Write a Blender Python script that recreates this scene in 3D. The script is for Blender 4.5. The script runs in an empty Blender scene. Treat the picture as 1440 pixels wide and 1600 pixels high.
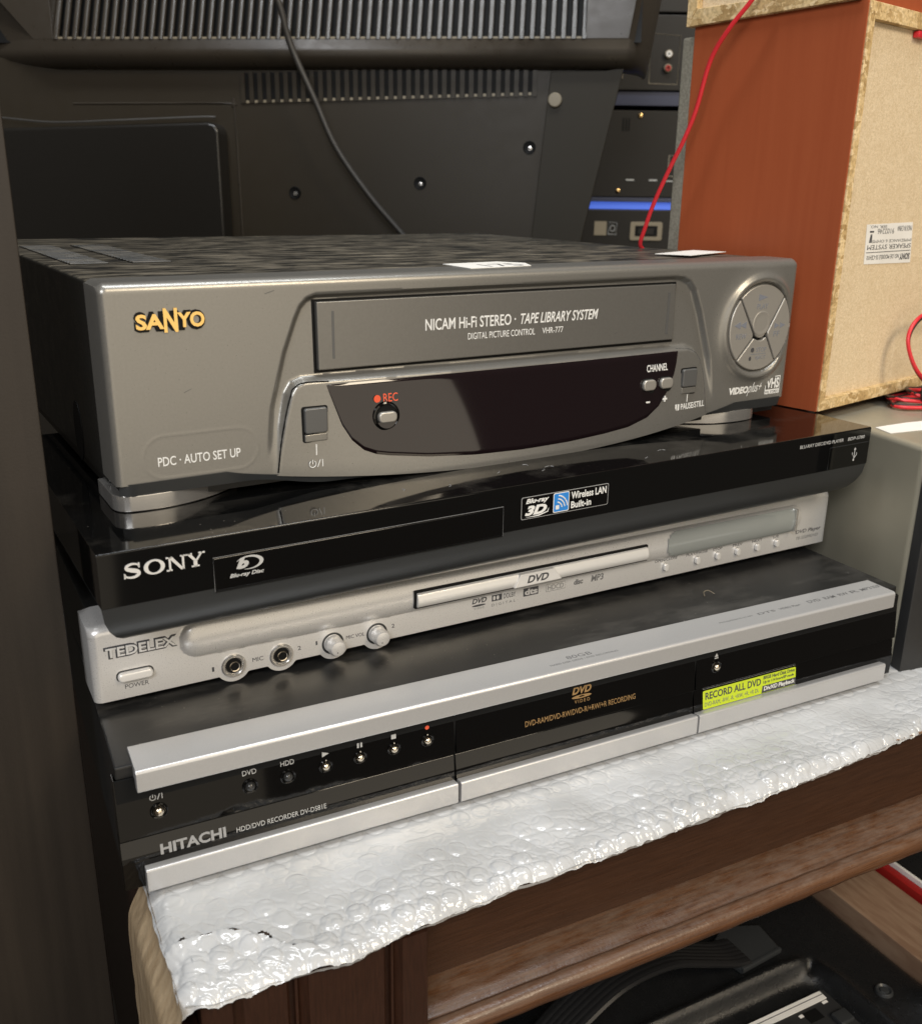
import bpy, bmesh, math, random
import numpy as np
from mathutils import Vector, Matrix, noise as mnoise
random.seed(7); np.random.seed(7)
R = math.radians
MM = 0.001
scn = bpy.context.scene
COL = scn.collection

# ------------------------------------------------------------------ camera
cam_d = bpy.data.cameras.new("camera"); cam = bpy.data.objects.new("camera", cam_d); COL.objects.link(cam)
r_ = Vector((0.89250814, -0.45083113, 0.01343512)); u_ = Vector((0.1308812, 0.2873808, 0.94883212)); f_ = Vector((0.43162405, 0.84508199, -0.31549502))
mx = Matrix((r_, u_, -f_)).transposed().to_4x4(); mx.translation = Vector((-28.593, -343.835, 270.83)) * MM
cam.matrix_world = mx
cam_d.sensor_width = 36; cam_d.lens = 36 * 1525.93 / 1600
cam_d.clip_start = 0.01; cam_d.clip_end = 50
cam_d.dof.use_dof = True; cam_d.dof.focus_distance = 0.47; cam_d.dof.aperture_fstop = 18
scn.camera = cam

# ------------------------------------------------------------------ light (indoor: ceiling tube, daylight from a window behind the viewer, plus added warm panels)
w = bpy.data.worlds.new("World"); scn.world = w; w.use_nodes = True
w.node_tree.nodes["Background"].inputs[0].default_value = (0.95, 0.82, 0.68, 1)
w.node_tree.nodes["Background"].inputs[1].default_value = 0.07
def area(name, loc, aim, sx, sy, power, col):
    d = bpy.data.lights.new(name, 'AREA'); d.shape = 'RECTANGLE'; d.size = sx; d.size_y = sy; d.energy = power; d.color = col
    o = bpy.data.objects.new(name, d); COL.objects.link(o); o.location = loc
    o.rotation_euler = (Vector(aim) - Vector(loc)).to_track_quat('-Z', 'Y').to_euler()
area("ceiling_lamp", (0.15, -0.10, 1.75), (0.2, 0.0, 0), 1.5, 0.24, 21, (0.93, 0.97, 1.0))
area("window_light", (-0.75, -1.15, 1.05), (0.2, 0.1, 0.1), 0.8, 0.6, 18, (0.97, 0.98, 1.0))
area("room_lamp", (0.9, -1.5, 1.5), (0.4, 0.1, 0.2), 0.6, 0.6, 20, (1.0, 0.85, 0.64))
area("added_front_panel", (0.39, -1.60, 0.275), (0.39, 0.0, 0.275), 1.78, 1.25, 8.0, (1.0, 0.88, 0.70))  # unseen warm panel, added for front light and the display window reflection
area("added_low_panel", (-0.04, -1.60, -0.65), (-0.04, 0.0, -0.65), 0.92, 0.6, 0.7, (1.0, 0.86, 0.66))  # unseen low panel, added for the taupe reflection in the gloss fronts
scn.view_settings.view_transform = 'Standard'; scn.view_settings.look = 'None'
scn.view_settings.exposure = 0.16; scn.view_settings.gamma = 1.0

# ------------------------------------------------------------------ materials
def mat(name, col, rough=0.5, metal=0.0, spec=0.5, col2=None, scale=60, cmix=(0.4, 0.6), bump=0.0, bscale=400, stretch=(1, 1, 1),
        rvar=0.0, dust=None, dscale=40, dlo=0.5, dhi=0.75, damt=0.8, detail=4, coat=0.0, dstretch=(1, 1, 1), sss=0.0, trans=0.0, emit=None, wave=None, speck=0.0):
    m = bpy.data.materials.new(name); m.use_nodes = True
    nt = m.node_tree; N = nt.nodes; L = nt.links; b = N["Principled BSDF"]
    b.inputs["Base Color"].default_value = (*col, 1); b.inputs["Roughness"].default_value = rough
    b.inputs["Metallic"].default_value = metal; b.inputs["Specular IOR Level"].default_value = spec
    b.inputs["Coat Weight"].default_value = coat; b.inputs["Coat Roughness"].default_value = 0.08
    b.inputs["Transmission Weight"].default_value = trans
    if sss: b.inputs["Subsurface Weight"].default_value = sss; b.inputs["Subsurface Radius"].default_value = (.004, .004, .004)
    if emit: b.inputs["Emission Color"].default_value = (*emit[0], 1); b.inputs["Emission Strength"].default_value = emit[1]
    tc = N.new("ShaderNodeTexCoord"); cur = None
    def nz(sc, st, det=4, rg=0.55):
        mp = N.new("ShaderNodeMapping"); L.new(tc.outputs["Object"], mp.inputs[0]); mp.inputs["Scale"].default_value = st
        n = N.new("ShaderNodeTexNoise"); n.inputs["Scale"].default_value = sc; n.inputs["Detail"].default_value = det; n.inputs["Roughness"].default_value = rg
        L.new(mp.outputs[0], n.inputs["Vector"]); return n
    def ramp(src, lo, hi, c0=(0, 0, 0, 1), c1=(1, 1, 1, 1)):
        r = N.new("ShaderNodeValToRGB"); r.color_ramp.elements[0].position = lo; r.color_ramp.elements[1].position = hi
        r.color_ramp.elements[0].color = c0; r.color_ramp.elements[1].color = c1; L.new(src, r.inputs[0]); return r
    def mix(fac, a, bb):
        x = N.new("ShaderNodeMix"); x.data_type = 'RGBA'; L.new(fac, x.inputs["Factor"])
        for s, v in ((6, a), (7, bb)):
            if isinstance(v, tuple): x.inputs[s].default_value = (*v, 1)
            else: L.new(v, x.inputs[s])
        return x.outputs[2]
    if col2:
        n = nz(scale, stretch, detail); cur = mix(ramp(n.outputs["Fac"], *cmix).outputs[0], col, col2)
    rin = None
    if rvar:
        n = nz(scale * 1.7 if col2 else 90, stretch, 5)
        mr = N.new("ShaderNodeMapRange"); mr.inputs[3].default_value = max(.02, rough - rvar); mr.inputs[4].default_value = rough + rvar
        mr.inputs[1].default_value = .3; mr.inputs[2].default_value = .7
        L.new(n.outputs["Fac"], mr.inputs[0]); rin = mr.outputs[0]
    if dust:   # settled dust: lies on upward faces only
        n = nz(dscale, dstretch, 8, 0.65)
        rp = ramp(n.outputs["Fac"], dlo, dhi)
        g = N.new("ShaderNodeNewGeometry"); s = N.new("ShaderNodeSeparateXYZ"); L.new(g.outputs["Normal"], s.inputs[0])
        up = N.new("ShaderNodeMapRange"); up.inputs[1].default_value = .5; up.inputs[2].default_value = .95; L.new(s.outputs[2], up.inputs[0])
        mu = N.new("ShaderNodeMath"); mu.operation = 'MULTIPLY'; L.new(rp.outputs[0], mu.inputs[0]); L.new(up.outputs[0], mu.inputs[1])
        m2 = N.new("ShaderNodeMath"); m2.operation = 'MULTIPLY'; L.new(mu.outputs[0], m2.inputs[0]); m2.inputs[1].default_value = damt
        fac = m2.outputs[0]
        if speck:
            v = N.new("ShaderNodeTexVoronoi"); v.inputs["Scale"].default_value = 260; L.new(tc.outputs["Object"], v.inputs["Vector"])
            sr = ramp(v.outputs["Distance"], .04, .10, (1, 1, 1, 1), (0, 0, 0, 1))
            n2 = nz(60, (1, 1, 1), 2); sr2 = ramp(n2.outputs["Fac"], .5, .6)
            a = N.new("ShaderNodeMath"); a.operation = 'MULTIPLY'; L.new(sr.outputs[0], a.inputs[0]); L.new(sr2.outputs[0], a.inputs[1])
            a1 = N.new("ShaderNodeMath"); a1.operation = 'MULTIPLY'; L.new(a.outputs[0], a1.inputs[0]); L.new(up.outputs[0], a1.inputs[1])
            a2 = N.new("ShaderNodeMath"); a2.operation = 'MULTIPLY'; L.new(a1.outputs[0], a2.inputs[0]); a2.inputs[1].default_value = speck
            a3 = N.new("ShaderNodeMath"); a3.operation = 'MAXIMUM'; L.new(a2.outputs[0], a3.inputs[0]); L.new(fac, a3.inputs[1]); fac = a3.outputs[0]
        cur = mix(fac, cur if cur else col, dust)
        rm = N.new("ShaderNodeMix"); L.new(fac, rm.inputs[0])
        if rin: L.new(rin, rm.inputs[2])
        else: rm.inputs[2].default_value = rough
        rm.inputs[3].default_value = .8; rin = rm.outputs[0]
    if cur: L.new(cur, b.inputs["Base Color"])
    if rin: L.new(rin, b.inputs["Roughness"])
    if bump:
        n = nz(bscale, stretch if wave else (1, 1, 1), 3); bp = N.new("ShaderNodeBump"); bp.inputs["Strength"].default_value = bump; bp.inputs["Distance"].default_value = 0.0004
        L.new(n.outputs["Fac"], bp.inputs["Height"]); L.new(bp.outputs[0], b.inputs["Normal"])
    return m
def flake_mat(name, c0, c1, c2, scale, stretch, fine=.5, bump=.4):
    m = bpy.data.materials.new(name); m.use_nodes = True
    nt = m.node_tree; N = nt.nodes; L = nt.links; b = N["Principled BSDF"]; b.inputs["Roughness"].default_value = .75; b.inputs["Specular IOR Level"].default_value = .25
    tc = N.new("ShaderNodeTexCoord"); mp = N.new("ShaderNodeMapping"); L.new(tc.outputs["Object"], mp.inputs[0]); mp.inputs["Scale"].default_value = stretch
    n = N.new("ShaderNodeTexNoise"); n.inputs["Scale"].default_value = scale * .6; n.inputs["Detail"].default_value = 3; L.new(mp.outputs[0], n.inputs["Vector"])
    mi = N.new("ShaderNodeMix"); mi.data_type = 'VECTOR'; mi.inputs["Factor"].default_value = .02; L.new(mp.outputs[0], mi.inputs[4]); L.new(n.outputs["Color"], mi.inputs[5])
    v = N.new("ShaderNodeTexVoronoi"); v.inputs["Scale"].default_value = scale; L.new(mi.outputs[1], v.inputs["Vector"])
    s = N.new("ShaderNodeSeparateXYZ"); L.new(v.outputs["Color"], s.inputs[0])
    r = N.new("ShaderNodeValToRGB"); r.color_ramp.elements[0].color = (*c0, 1); r.color_ramp.elements[1].color = (*c2, 1); r.color_ramp.elements.new(.5).color = (*c1, 1); L.new(s.outputs[0], r.inputs[0])
    n2 = N.new("ShaderNodeTexNoise"); n2.inputs["Scale"].default_value = scale * 2.3; n2.inputs["Detail"].default_value = 6; L.new(tc.outputs["Object"], n2.inputs["Vector"])
    r2 = N.new("ShaderNodeValToRGB"); r2.color_ramp.elements[0].color = (.45, .42, .38, 1); r2.color_ramp.elements[1].color = (1.15, 1.15, 1.15, 1); r2.color_ramp.elements[0].position = .25; r2.color_ramp.elements[1].position = .6; L.new(n2.outputs["Fac"], r2.inputs[0])
    x = N.new("ShaderNodeMix"); x.data_type = 'RGBA'; x.blend_type = 'MULTIPLY'; x.inputs["Factor"].default_value = fine; L.new(r.outputs[0], x.inputs[6]); L.new(r2.outputs[0], x.inputs[7])
    L.new(x.outputs[2], b.inputs["Base Color"])
    bp = N.new("ShaderNodeBump"); bp.inputs["Strength"].default_value = bump; bp.inputs["Distance"].default_value = .0006; L.new(s.outputs[1], bp.inputs["Height"]); L.new(bp.outputs[0], b.inputs["Normal"])
    return m

M = {}
M['taupe'] = mat('grey metallic plastic', (.232, .224, .206), .31, .6, .5, col2=(.25, .242, .223), scale=900, cmix=(.3, .7), rvar=.04, bump=.06, bscale=2600)
M['taupe_door'] = mat('grey metallic door plastic', (.185, .179, .166), .33, .6, .5, col2=(.2, .194, .18), scale=900, cmix=(.3, .7))
M['key'] = mat('pale metallic key plastic', (.40, .38, .345), .36, .55)
M['greykey'] = mat('dark grey button plastic', (.10, .10, .098), .35, .2)
M['black_lid'] = mat('dusty black painted steel', (.012, .012, .011), .34, 0, .5, dust=(.36, .31, .23), dscale=60, dlo=.42, dhi=.76, damt=.6, dstretch=(.6, 1.5, 1), rvar=.08, speck=.8)
M['black_sat'] = mat('black satin plastic', (.013, .013, .013), .38, 0, .5, bump=.1, bscale=2500, dust=(.3, .28, .25), dscale=26, dlo=.50, dhi=.95, damt=.38, speck=.8, dstretch=(.6, 1.6, 1))
M['skirt'] = mat('dark grey satin plastic', (.032, .034, .035), .42, .1)
M['satin'] = mat('satin charcoal plastic', (.04, .042, .043), .36, .3)
M['chrome'] = mat('brushed silver trim', (.70, .68, .65), .2, .85, rvar=.06)
M['gloss'] = mat('gloss black plastic', (.0025, .0024, .0024), .05, 0, .45)
M['gloss_top'] = mat('gloss black plastic with dust', (.003, .003, .003), .055, 0, .5, dust=(.22, .20, .17), dscale=22, dlo=.52, dhi=.9, damt=.22, dstretch=(1, 1, 1), speck=.45)
M['purple'] = mat('smoked display window', (.0075, .004, .005), .04, 0, .55, coat=.2)
M['silver'] = mat('silver painted plastic', (.66, .65, .635), .30, .45, col2=(.69, .68, .665), scale=1200, cmix=(.3, .7), rvar=.04)
M['bar'] = mat('silver front bar', (.50, .495, .49), .30, .45, col2=(.53, .525, .52), scale=1500, cmix=(.3, .7), dust=(.3, .3, .29), dscale=18, dlo=.55, dhi=.9, damt=.3)
M['silver_lt'] = mat('pale silver plastic', (.74, .73, .71), .28, .3)
M['gold'] = mat('gold lettering', (.88, .56, .17), .28, .35)
M['chrome_btn'] = mat('gilt chrome button', (.80, .71, .58), .14, 1.0)
M['dark_btn'] = mat('dark clear button', (.05, .05, .05), .12, .4)
M['white_ink'] = mat('white print', (.72, .72, .70), .5)
M['grey_ink'] = mat('grey print', (.30, .30, .30), .5)
M['mid_ink'] = mat('pale grey print', (.45, .45, .44), .5)
M['dark_ink'] = mat('dark print', (.05, .05, .055), .5)
M['faint_ink'] = mat('faint dark print', (.20, .20, .20), .45, .4)
M['key_ink'] = mat('blue grey print on keys', (.16, .17, .20), .5)
M['red_ink'] = mat('red print', (.75, .10, .04), .5)
M['tan_ink'] = mat('bronze print', (.42, .26, .11), .4, .5)
M['blue'] = mat('blue print', (.03, .22, .62), .3)
M['lime'] = mat('lime sticker', (.50, .62, .02), .4)
M['stick_grey'] = mat('sticker border', (.45, .46, .45), .35)
M['paper'] = mat('white paper', (.78, .76, .72), .6, col2=(.72, .70, .66), scale=40)
M['void'] = mat('dark hole', (.004, .004, .004), .6, 0, .2)
M['glass'] = mat('clear smoked plastic', (.30, .32, .31), .06, .15, .6, coat=.5, rvar=.0)
M['tv'] = mat('black TV back plastic', (.030, .024, .016), .45, 0, .3, bump=.25, bscale=1600, rvar=.05)
M['tv_gloss'] = mat('semi gloss black plastic', (.040, .033, .025), .32, 0, .55, bump=.12, bscale=1400, rvar=.06)
M['tv_mod'] = mat('smooth black module plastic', (.013, .012, .0105), .27, 0, .6, bump=.08, bscale=1400)
M['tv_flap'] = mat('worn black plastic plate', (.024, .020, .013), .5, 0, .25, bump=.25, bscale=1600)
M['unit'] = mat('black steel rear panel', (.012, .0105, .0085), .45, 0, .4)
M['bluish'] = mat('blue grey steel', (.07, .078, .12), .35, .5)
M['bluestrip'] = mat('blue strip with painted glow', (.10, .2, .8), .4, emit=((.10, .22, 1.0), .42))  # emission put in as window light coming through the gap
M['socket'] = mat('putty socket frame', (.24, .205, .145), .5)
M['brass'] = mat('brass screw', (.8, .55, .25), .25, 1.0)
M['board'] = mat('dark brown laminate', (.020, .0155, .012), .42, 0, .35, col2=(.027, .021, .016), scale=80, stretch=(1, 1, .05), bump=.1, bscale=900)
M['red_lam'] = mat('red brown laminate', (.34, .080, .028), .42, 0, .4, col2=(.315, .070, .024), scale=200, stretch=(1, 1, .04), cmix=(.3, .7), bump=.05, bscale=700)
M['chip'] = flake_mat('chipboard back', (.58, .45, .285), (.64, .51, .335), (.71, .585, .41), 560, (1, 1, 1), .28, .12)
M['osb'] = flake_mat('raw chipboard edge', (.40, .26, .11), (.60, .43, .21), (.74, .57, .33), 230, (.6, .6, .9), .65, .9)
M['felt'] = mat('grey felt', (.19, .175, .14), .9, 0, .1, col2=(.25, .235, .19), scale=700, bump=.6, bscale=1200)
M['putty'] = mat('putty grey metal', (.33, .305, .235), .40, .35, .5, rvar=.06, dust=(.5, .46, .38), dscale=30, dlo=.5, dhi=.9, damt=.3, speck=.3)
M['putty_top'] = mat('putty grey metal top', (.30, .285, .25), .4, .35, .5, dust=(.5, .46, .4), dscale=30, dlo=.5, dhi=.9, damt=.3)
M['front_black'] = mat('charcoal front panel', (.022, .022, .022), .5, 0, .4, rvar=.06)
M['wood'] = mat('dark stained wood', (.034, .0145, .0072), .33, 0, .5, col2=(.055, .024, .012), scale=90, stretch=(.6, 6, 14), cmix=(.3, .7), bump=.15, bscale=500, rvar=.08)
M['wood_v'] = mat('dark stained wood upright', (.024, .0095, .005), .36, 0, .5, col2=(.038, .015, .008), scale=90, stretch=(12, 5, 1), cmix=(.3, .7), bump=.12, bscale=500)
M['ledge'] = mat('worn wood moulding', (.058, .024, .011), .30, 0, .5, col2=(.105, .046, .020), scale=200, stretch=(.14, 5, 5), cmix=(.3, .65), bump=.35, bscale=420, rvar=.1,
                 dust=(.19, .155, .122), dscale=230, dlo=.34, dhi=.80, damt=.42, dstretch=(.35, 1.3, 1), speck=.5)
M['deal'] = mat('pale bare wood', (.36, .27, .17), .6, 0, .3, col2=(.30, .21, .13), scale=30, stretch=(1, 6, 10))
M['plank'] = mat('raw brown plank', (.20, .12, .075), .6, 0, .3, col2=(.26, .17, .11), scale=40, stretch=(5, .7, 3), bump=.3, bscale=300)
M['wrap'] = mat('milky bubble wrap plastic', (.49, .494, .497), .16, 0, .5, col2=(.42, .422, .42), scale=22, bump=.06, bscale=420, coat=.3, sss=.2, rvar=.06)
M['tape'] = mat('tan plastic flap', (.45, .34, .215), .3, 0, .5, col2=(.29, .205, .12), scale=70, stretch=(2, 3, .3), bump=.9, bscale=220, cmix=(.35, .7))
M['cable'] = mat('black cable sheath', (.035, .032, .028), .42)
M['redwire'] = mat('red cable sheath', (.62, .025, .035), .36, 0, .5)
M['blackwire'] = mat('black wire sheath', (.02, .012, .012), .4)
M['tolex'] = mat('black grained vinyl', (.0085, .0088, .0092), .27, 0, .7, bump=.8, bscale=1500, rvar=.08)
M['rubber'] = mat('black ribbed strap', (.012, .012, .0125), .36)
M['redcloth'] = mat('red card', (.30, .010, .008), .5)
M['wall'] = mat('dark brown wall', (.035, .029, .022), .8, 0, .2)

# ------------------------------------------------------------------ helpers (all coordinates in millimetres)
def link(name, me, m, parent=None):
    if m is not None and len(me.materials) == 0: me.materials.append(m)
    o = bpy.data.objects.new(name, me); COL.objects.link(o)
    if parent is not None: o.parent = parent
    return o
def fin(bm, name, m, parent=None, ang=35, smooth=True):
    for v in bm.verts: v.co *= MM
    bmesh.ops.recalc_face_normals(bm, faces=bm.faces)
    me = bpy.data.meshes.new(name); bm.to_mesh(me); bm.free()
    if smooth: me.shade_smooth(); me.set_sharp_from_angle(angle=R(ang))
    return link(name, me, m, parent)
def wn(o, bv):
    if bv > 0:
        md = o.modifiers.new('normals', 'WEIGHTED_NORMAL'); md.keep_sharp = True; md.weight = 90
    return o
def thing(name, label, cat, loc=(0, 0, 0), rz=0, group=None):
    o = bpy.data.objects.new(name, None); COL.objects.link(o); o.empty_display_size = .02
    o.location = Vector(loc) * MM; o.rotation_euler = (0, 0, rz); o['label'] = label; o['category'] = cat
    if group: o['group'] = group
    return o
def tag(o, label=None, cat=None, group=None, kind=None):
    if label: o['label'] = label
    if cat: o['category'] = cat
    if group: o['group'] = group
    if kind: o['kind'] = kind
    return o
def box_bm(bm, x0, x1, y0, y1, z0, z1):
    vs = [bm.verts.new((x, y, z)) for x in (x0, x1) for y in (y0, y1) for z in (z0, z1)]
    for f in ((0, 1, 3, 2), (4, 6, 7, 5), (0, 4, 5, 1), (2, 3, 7, 6), (0, 2, 6, 4), (1, 5, 7, 3)): bm.faces.new([vs[i] for i in f])
def bevel(bm, w, seg=2, ang=30):
    if w <= 0: return
    es = [e for e in bm.edges if len(e.link_faces) == 2 and e.calc_face_angle(0) > R(ang)]
    bmesh.ops.bevel(bm, geom=es, offset=w, segments=seg, profile=.5, affect='EDGES', clamp_overlap=True)
def box(name, m, p, x0, x1, y0, y1, z0, z1, bv=0, seg=2):
    bm = bmesh.new(); box_bm(bm, x0, x1, y0, y1, z0, z1); bmesh.ops.recalc_face_normals(bm, faces=bm.faces); bevel(bm, bv, seg); return wn(fin(bm, name, m, p), bv)
def prism(name, m, p, poly, a0, a1, axis='y', bv=0, seg=2, ang=30):
    """poly of 2-D points extruded: axis y -> (x,z) outline, axis x -> (y,z), axis z -> (x,y)"""
    bm = bmesh.new()
    def P(q, a): return {'y': (q[0], a, q[1]), 'x': (a, q[0], q[1]), 'z': (q[0], q[1], a)}[axis]
    A = [bm.verts.new(P(q, a0)) for q in poly]; B = [bm.verts.new(P(q, a1)) for q in poly]
    n = len(poly); bm.faces.new(A); bm.faces.new(B[::-1])
    for i in range(n): bm.faces.new((A[i], B[i], B[(i + 1) % n], A[(i + 1) % n]))
    bmesh.ops.recalc_face_normals(bm, faces=bm.faces); bevel(bm, bv, seg, ang); return wn(fin(bm, name, m, p), bv)
def rrect(x0, x1, z0, z1, r, n=6):
    r = min(r, (x1 - x0) / 2, (z1 - z0) / 2); pts = []
    for cx, cz, a in ((x1 - r, z0 + r, -90), (x1 - r, z1 - r, 0), (x0 + r, z1 - r, 90), (x0 + r, z0 + r, 180)):
        for i in range(n + 1): t = R(a + 90 * i / n); pts.append((cx + r * math.cos(t), cz + r * math.sin(t)))
    return pts
def circ(cx, cz, r, n=28, rz=None): return [(cx + r * math.cos(2 * math.pi * i / n), cz + (rz or r) * math.sin(2 * math.pi * i / n)) for i in range(n)]
def lathe(name, m, p, cx, cz, prof, n=28, y0=0, sz=1.0):
    """profile [(radius, y)] turned about an axis along y through (cx,cz)"""
    bm = bmesh.new(); rows = []
    for r, y in prof: rows.append([bm.verts.new((cx + r * math.cos(2 * math.pi * i / n), y0 + y, cz + sz * r * math.sin(2 * math.pi * i / n))) for i in range(n)] if r > 1e-6 else [bm.verts.new((cx, y0 + y, cz))])
    for a, b in zip(rows, rows[1:]):
        for i in range(n):
            j = (i + 1) % n
            if len(a) == 1 and len(b) == 1: continue
            if len(a) == 1: bm.faces.new((a[0], b[i], b[j]))
            elif len(b) == 1: bm.faces.new((a[i], b[0], a[j]))
            else: bm.faces.new((a[i], b[i], b[j], a[j]))
    return fin(bm, name, m, p)
def catmull(pts, k=8):
    P = [Vector(p) for p in pts]; P = [P[0] * 2 - P[1]] + P + [P[-1] * 2 - P[-2]]; out = []
    for i in range(1, len(P) - 2):
        for s in range(k):
            t = s / k; a, b, c, d = P[i - 1:i + 3]
            out.append(.5 * ((2 * b) + (c - a) * t + (2 * a - 5 * b + 4 * c - d) * t * t + (3 * b - a - 3 * c + d) * t ** 3))
    return out + [P[-2]]
def tube_bm(bm, pts, r, n=8):
    pts = [Vector(p) for p in pts]; rings = []; up = Vector((0.1, 0.2, 1))
    for i, p in enumerate(pts):
        t = (pts[min(i + 1, len(pts) - 1)] - pts[max(i - 1, 0)]).normalized()
        a = t.cross(up)
        if a.length < 1e-3: a = t.cross(Vector((1, 0, 0)))
        a.normalize(); b = t.cross(a); up = b if abs(b.dot(up)) > .1 else up
        rings.append([bm.verts.new(p + r * (math.cos(2 * math.pi * k / n) * a + math.sin(2 * math.pi * k / n) * b)) for k in range(n)])
    for A, B in zip(rings, rings[1:]):
        o = min(range(n), key=lambda s: (A[0].co - B[s].co).length)
        for k in range(n): bm.faces.new((A[k], A[(k + 1) % n], B[(k + 1 + o) % n], B[(k + o) % n]))
    bm.faces.new(rings[0]); bm.faces.new(rings[-1][::-1])
def tube(name, m, p, pts, r, n=8, k=0):
    bm = bmesh.new(); tube_bm(bm, catmull(pts, k) if k else pts, r, n); return fin(bm, name, m, p, 60)
def sheet(name, m, p, X, V, fn, keep=None, ang=40):
    """grid mesh over arrays X,V; fn vectorised -> (x,y,z) arrays"""
    xx, vv = np.meshgrid(X, V); x, y, z = fn(xx, vv); nx, nv = len(X), len(V)
    co = np.stack([x.ravel(), y.ravel(), z.ravel()], 1) * MM
    i = np.arange(nx * nv).reshape(nv, nx); q = np.stack([i[:-1, :-1], i[:-1, 1:], i[1:, 1:], i[1:, :-1]], -1).reshape(-1, 4)
    if keep is not None: q = q[keep(co[q].mean(1) / MM)]
    me = bpy.data.meshes.new(name); me.from_pydata(co.tolist(), [], q.tolist()); me.update()
    me.shade_smooth()
    if ang: me.set_sharp_from_angle(angle=R(ang))
    return link(name, me, m, p)
def text(name, p, s, x0, x1, z0, z1, y, m, shear=0.0, bold=0.0, flip=False, thick=.08, space=1.0, plane='front', wob=None):
    """lettering fitted to the box x0..x1, z0..z1; y = depth or function(x,z); plane 'top' lays it flat (z0,z1 are then y, y is z)"""
    c = bpy.data.curves.new('t', 'FONT'); c.body = s; c.size = 1; c.shear = shear; c.offset = bold; c.extrude = .02; c.resolution_u = 3; c.space_character = space
    o = bpy.data.objects.new('t', c); COL.objects.link(o); dg = bpy.context.evaluated_depsgraph_get()
    me = bpy.data.meshes.new_from_object(o.evaluated_get(dg)); bpy.data.objects.remove(o); bpy.data.curves.remove(c)
    co = np.array([v.co for v in me.vertices]); lo, hi = co.min(0), co.max(0); q = (co - lo) / np.maximum(hi - lo, 1e-6)
    if flip: q[:, 0] = 1 - q[:, 0]; q[:, 1] = 1 - q[:, 1]
    X = x0 + q[:, 0] * (x1 - x0); Z = z0 + q[:, 1] * (z1 - z0); D = q[:, 2] * thick
    if plane == 'front':
        Y = (y(X, Z) if callable(y) else y) - D; out = np.stack([X, Y, Z], 1)
    else: out = np.stack([X, Z, y + D], 1)
    me.vertices.foreach_set('co', (out * MM).ravel().astype(np.float32)); me.update(); me.name = name
    return link(name, me, m, p)
def flat(name, m, p, poly, y, t=.12, axis='y'): # thin printed plate
    return prism(name, m, p, poly, y, y - t if axis == 'y' else y + t, axis)
def ss(a, b, x):
    t = np.clip((x - a) / (b - a), 0, 1); return t * t * (3 - 2 * t)
def sdf(px, pz, poly):
    d = np.full(px.shape, 1e9); s = np.ones(px.shape); n = len(poly)
    for i in range(n):
        ax, az = poly[i]; bx, bz = poly[i - 1]; ex, ez = bx - ax, bz - az; wx, wz = px - ax, pz - az
        t = np.clip((wx * ex + wz * ez) / (ex * ex + ez * ez + 1e-9), 0, 1); qx, qz = wx - ex * t, wz - ez * t
        d = np.minimum(d, qx * qx + qz * qz)
        c1 = pz >= az; c2 = pz < bz; c3 = ex * wz > ez * wx
        s = np.where((c1 & c2 & c3) | (~c1 & ~c2 & ~c3), -s, s)
    return s * np.sqrt(d)

# ================================================================== SETTING
tag(box('wall', M['wall'], None, -1500, 2600, 1750, 1800, -800, 1500), kind='structure')
tag(box('floor', M['wall'], None, -1500, 2600, -350, 1750, -460, -440), kind='structure')

# ---- wooden cabinet the stack stands on
T = thing('wooden_cabinet', 'dark stained wooden cabinet with reeded corner and worn moulded ledge, under the bubble wrap', 'cabinet', (0, 0, -4))
box('table_top', M['wood'], T, 8, 700, -38, 330, -18, 0, 1.5)
box('bare_top_patch', M['deal'], T, 415, 690, -34, 80, .3, 1.2)
box('apron', M['wood'], T, 104.3, 700, -40, -20, -50, -1, .6)
pf = [(-20, -47.5), (-40, -47.6), (-44, -48.4), (-50, -50.8), (-53.5, -51.6), (-55, -53.2), (-56.6, -53.4), (-57.2, -52.2), (-59, -51.6), (-62, -52.4), (-64.2, -54.6), (-65, -57.4), (-64.2, -60), (-62, -61.8), (-20, -62)]
bm = bmesh.new(); xs = np.linspace(104.3, 700, 200); rows = []
for x in xs: rows.append([bm.verts.new((x, y + .35 * mnoise.noise((x * .06, y * .2, z * .2)), z + .3 * mnoise.noise((x * .09, y * .3, 5)))) for y, z in pf])
for a, b in zip(rows, rows[1:]):
    for i in range(len(pf)): j = (i + 1) % len(pf); bm.faces.new((a[i], b[i], b[j], a[j]))
bm.faces.new(rows[0]); bm.faces.new(rows[-1][::-1]); fin(bm, 'ledge_moulding', M['ledge'], T, 50)
pil = [(16, -20), (16, -57), (18, -58), (27, -58), (28, -60)]
for a, b in ((29, 47.5), (53.5, 86), (91.5, 104)):
    pil += [(a + .1, -60.6), (a + 1.2, -62), (b - 1.2, -62), (b - .1, -60.6), (b, -58.6), (b + 2, -58.6), (b + 2.2, -60.8), (b + 3.2, -60.8), (b + 3.4, -58.6)] if b < 100 else [(a + .1, -60.6), (a + 1.2, -62), (b - 1, -62), (b, -61)]
pil += [(104.2, -20)]
prism('pilaster', M['wood_v'], T, pil, -330, -1.5, 'z')
box('side_panel', M['wood_v'], T, 9, 15.6, -57, 330, -330, -18.3)
box('plinth', M['wood_v'], T, 9, 700, -50, 300, -438, -330.5)

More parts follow.
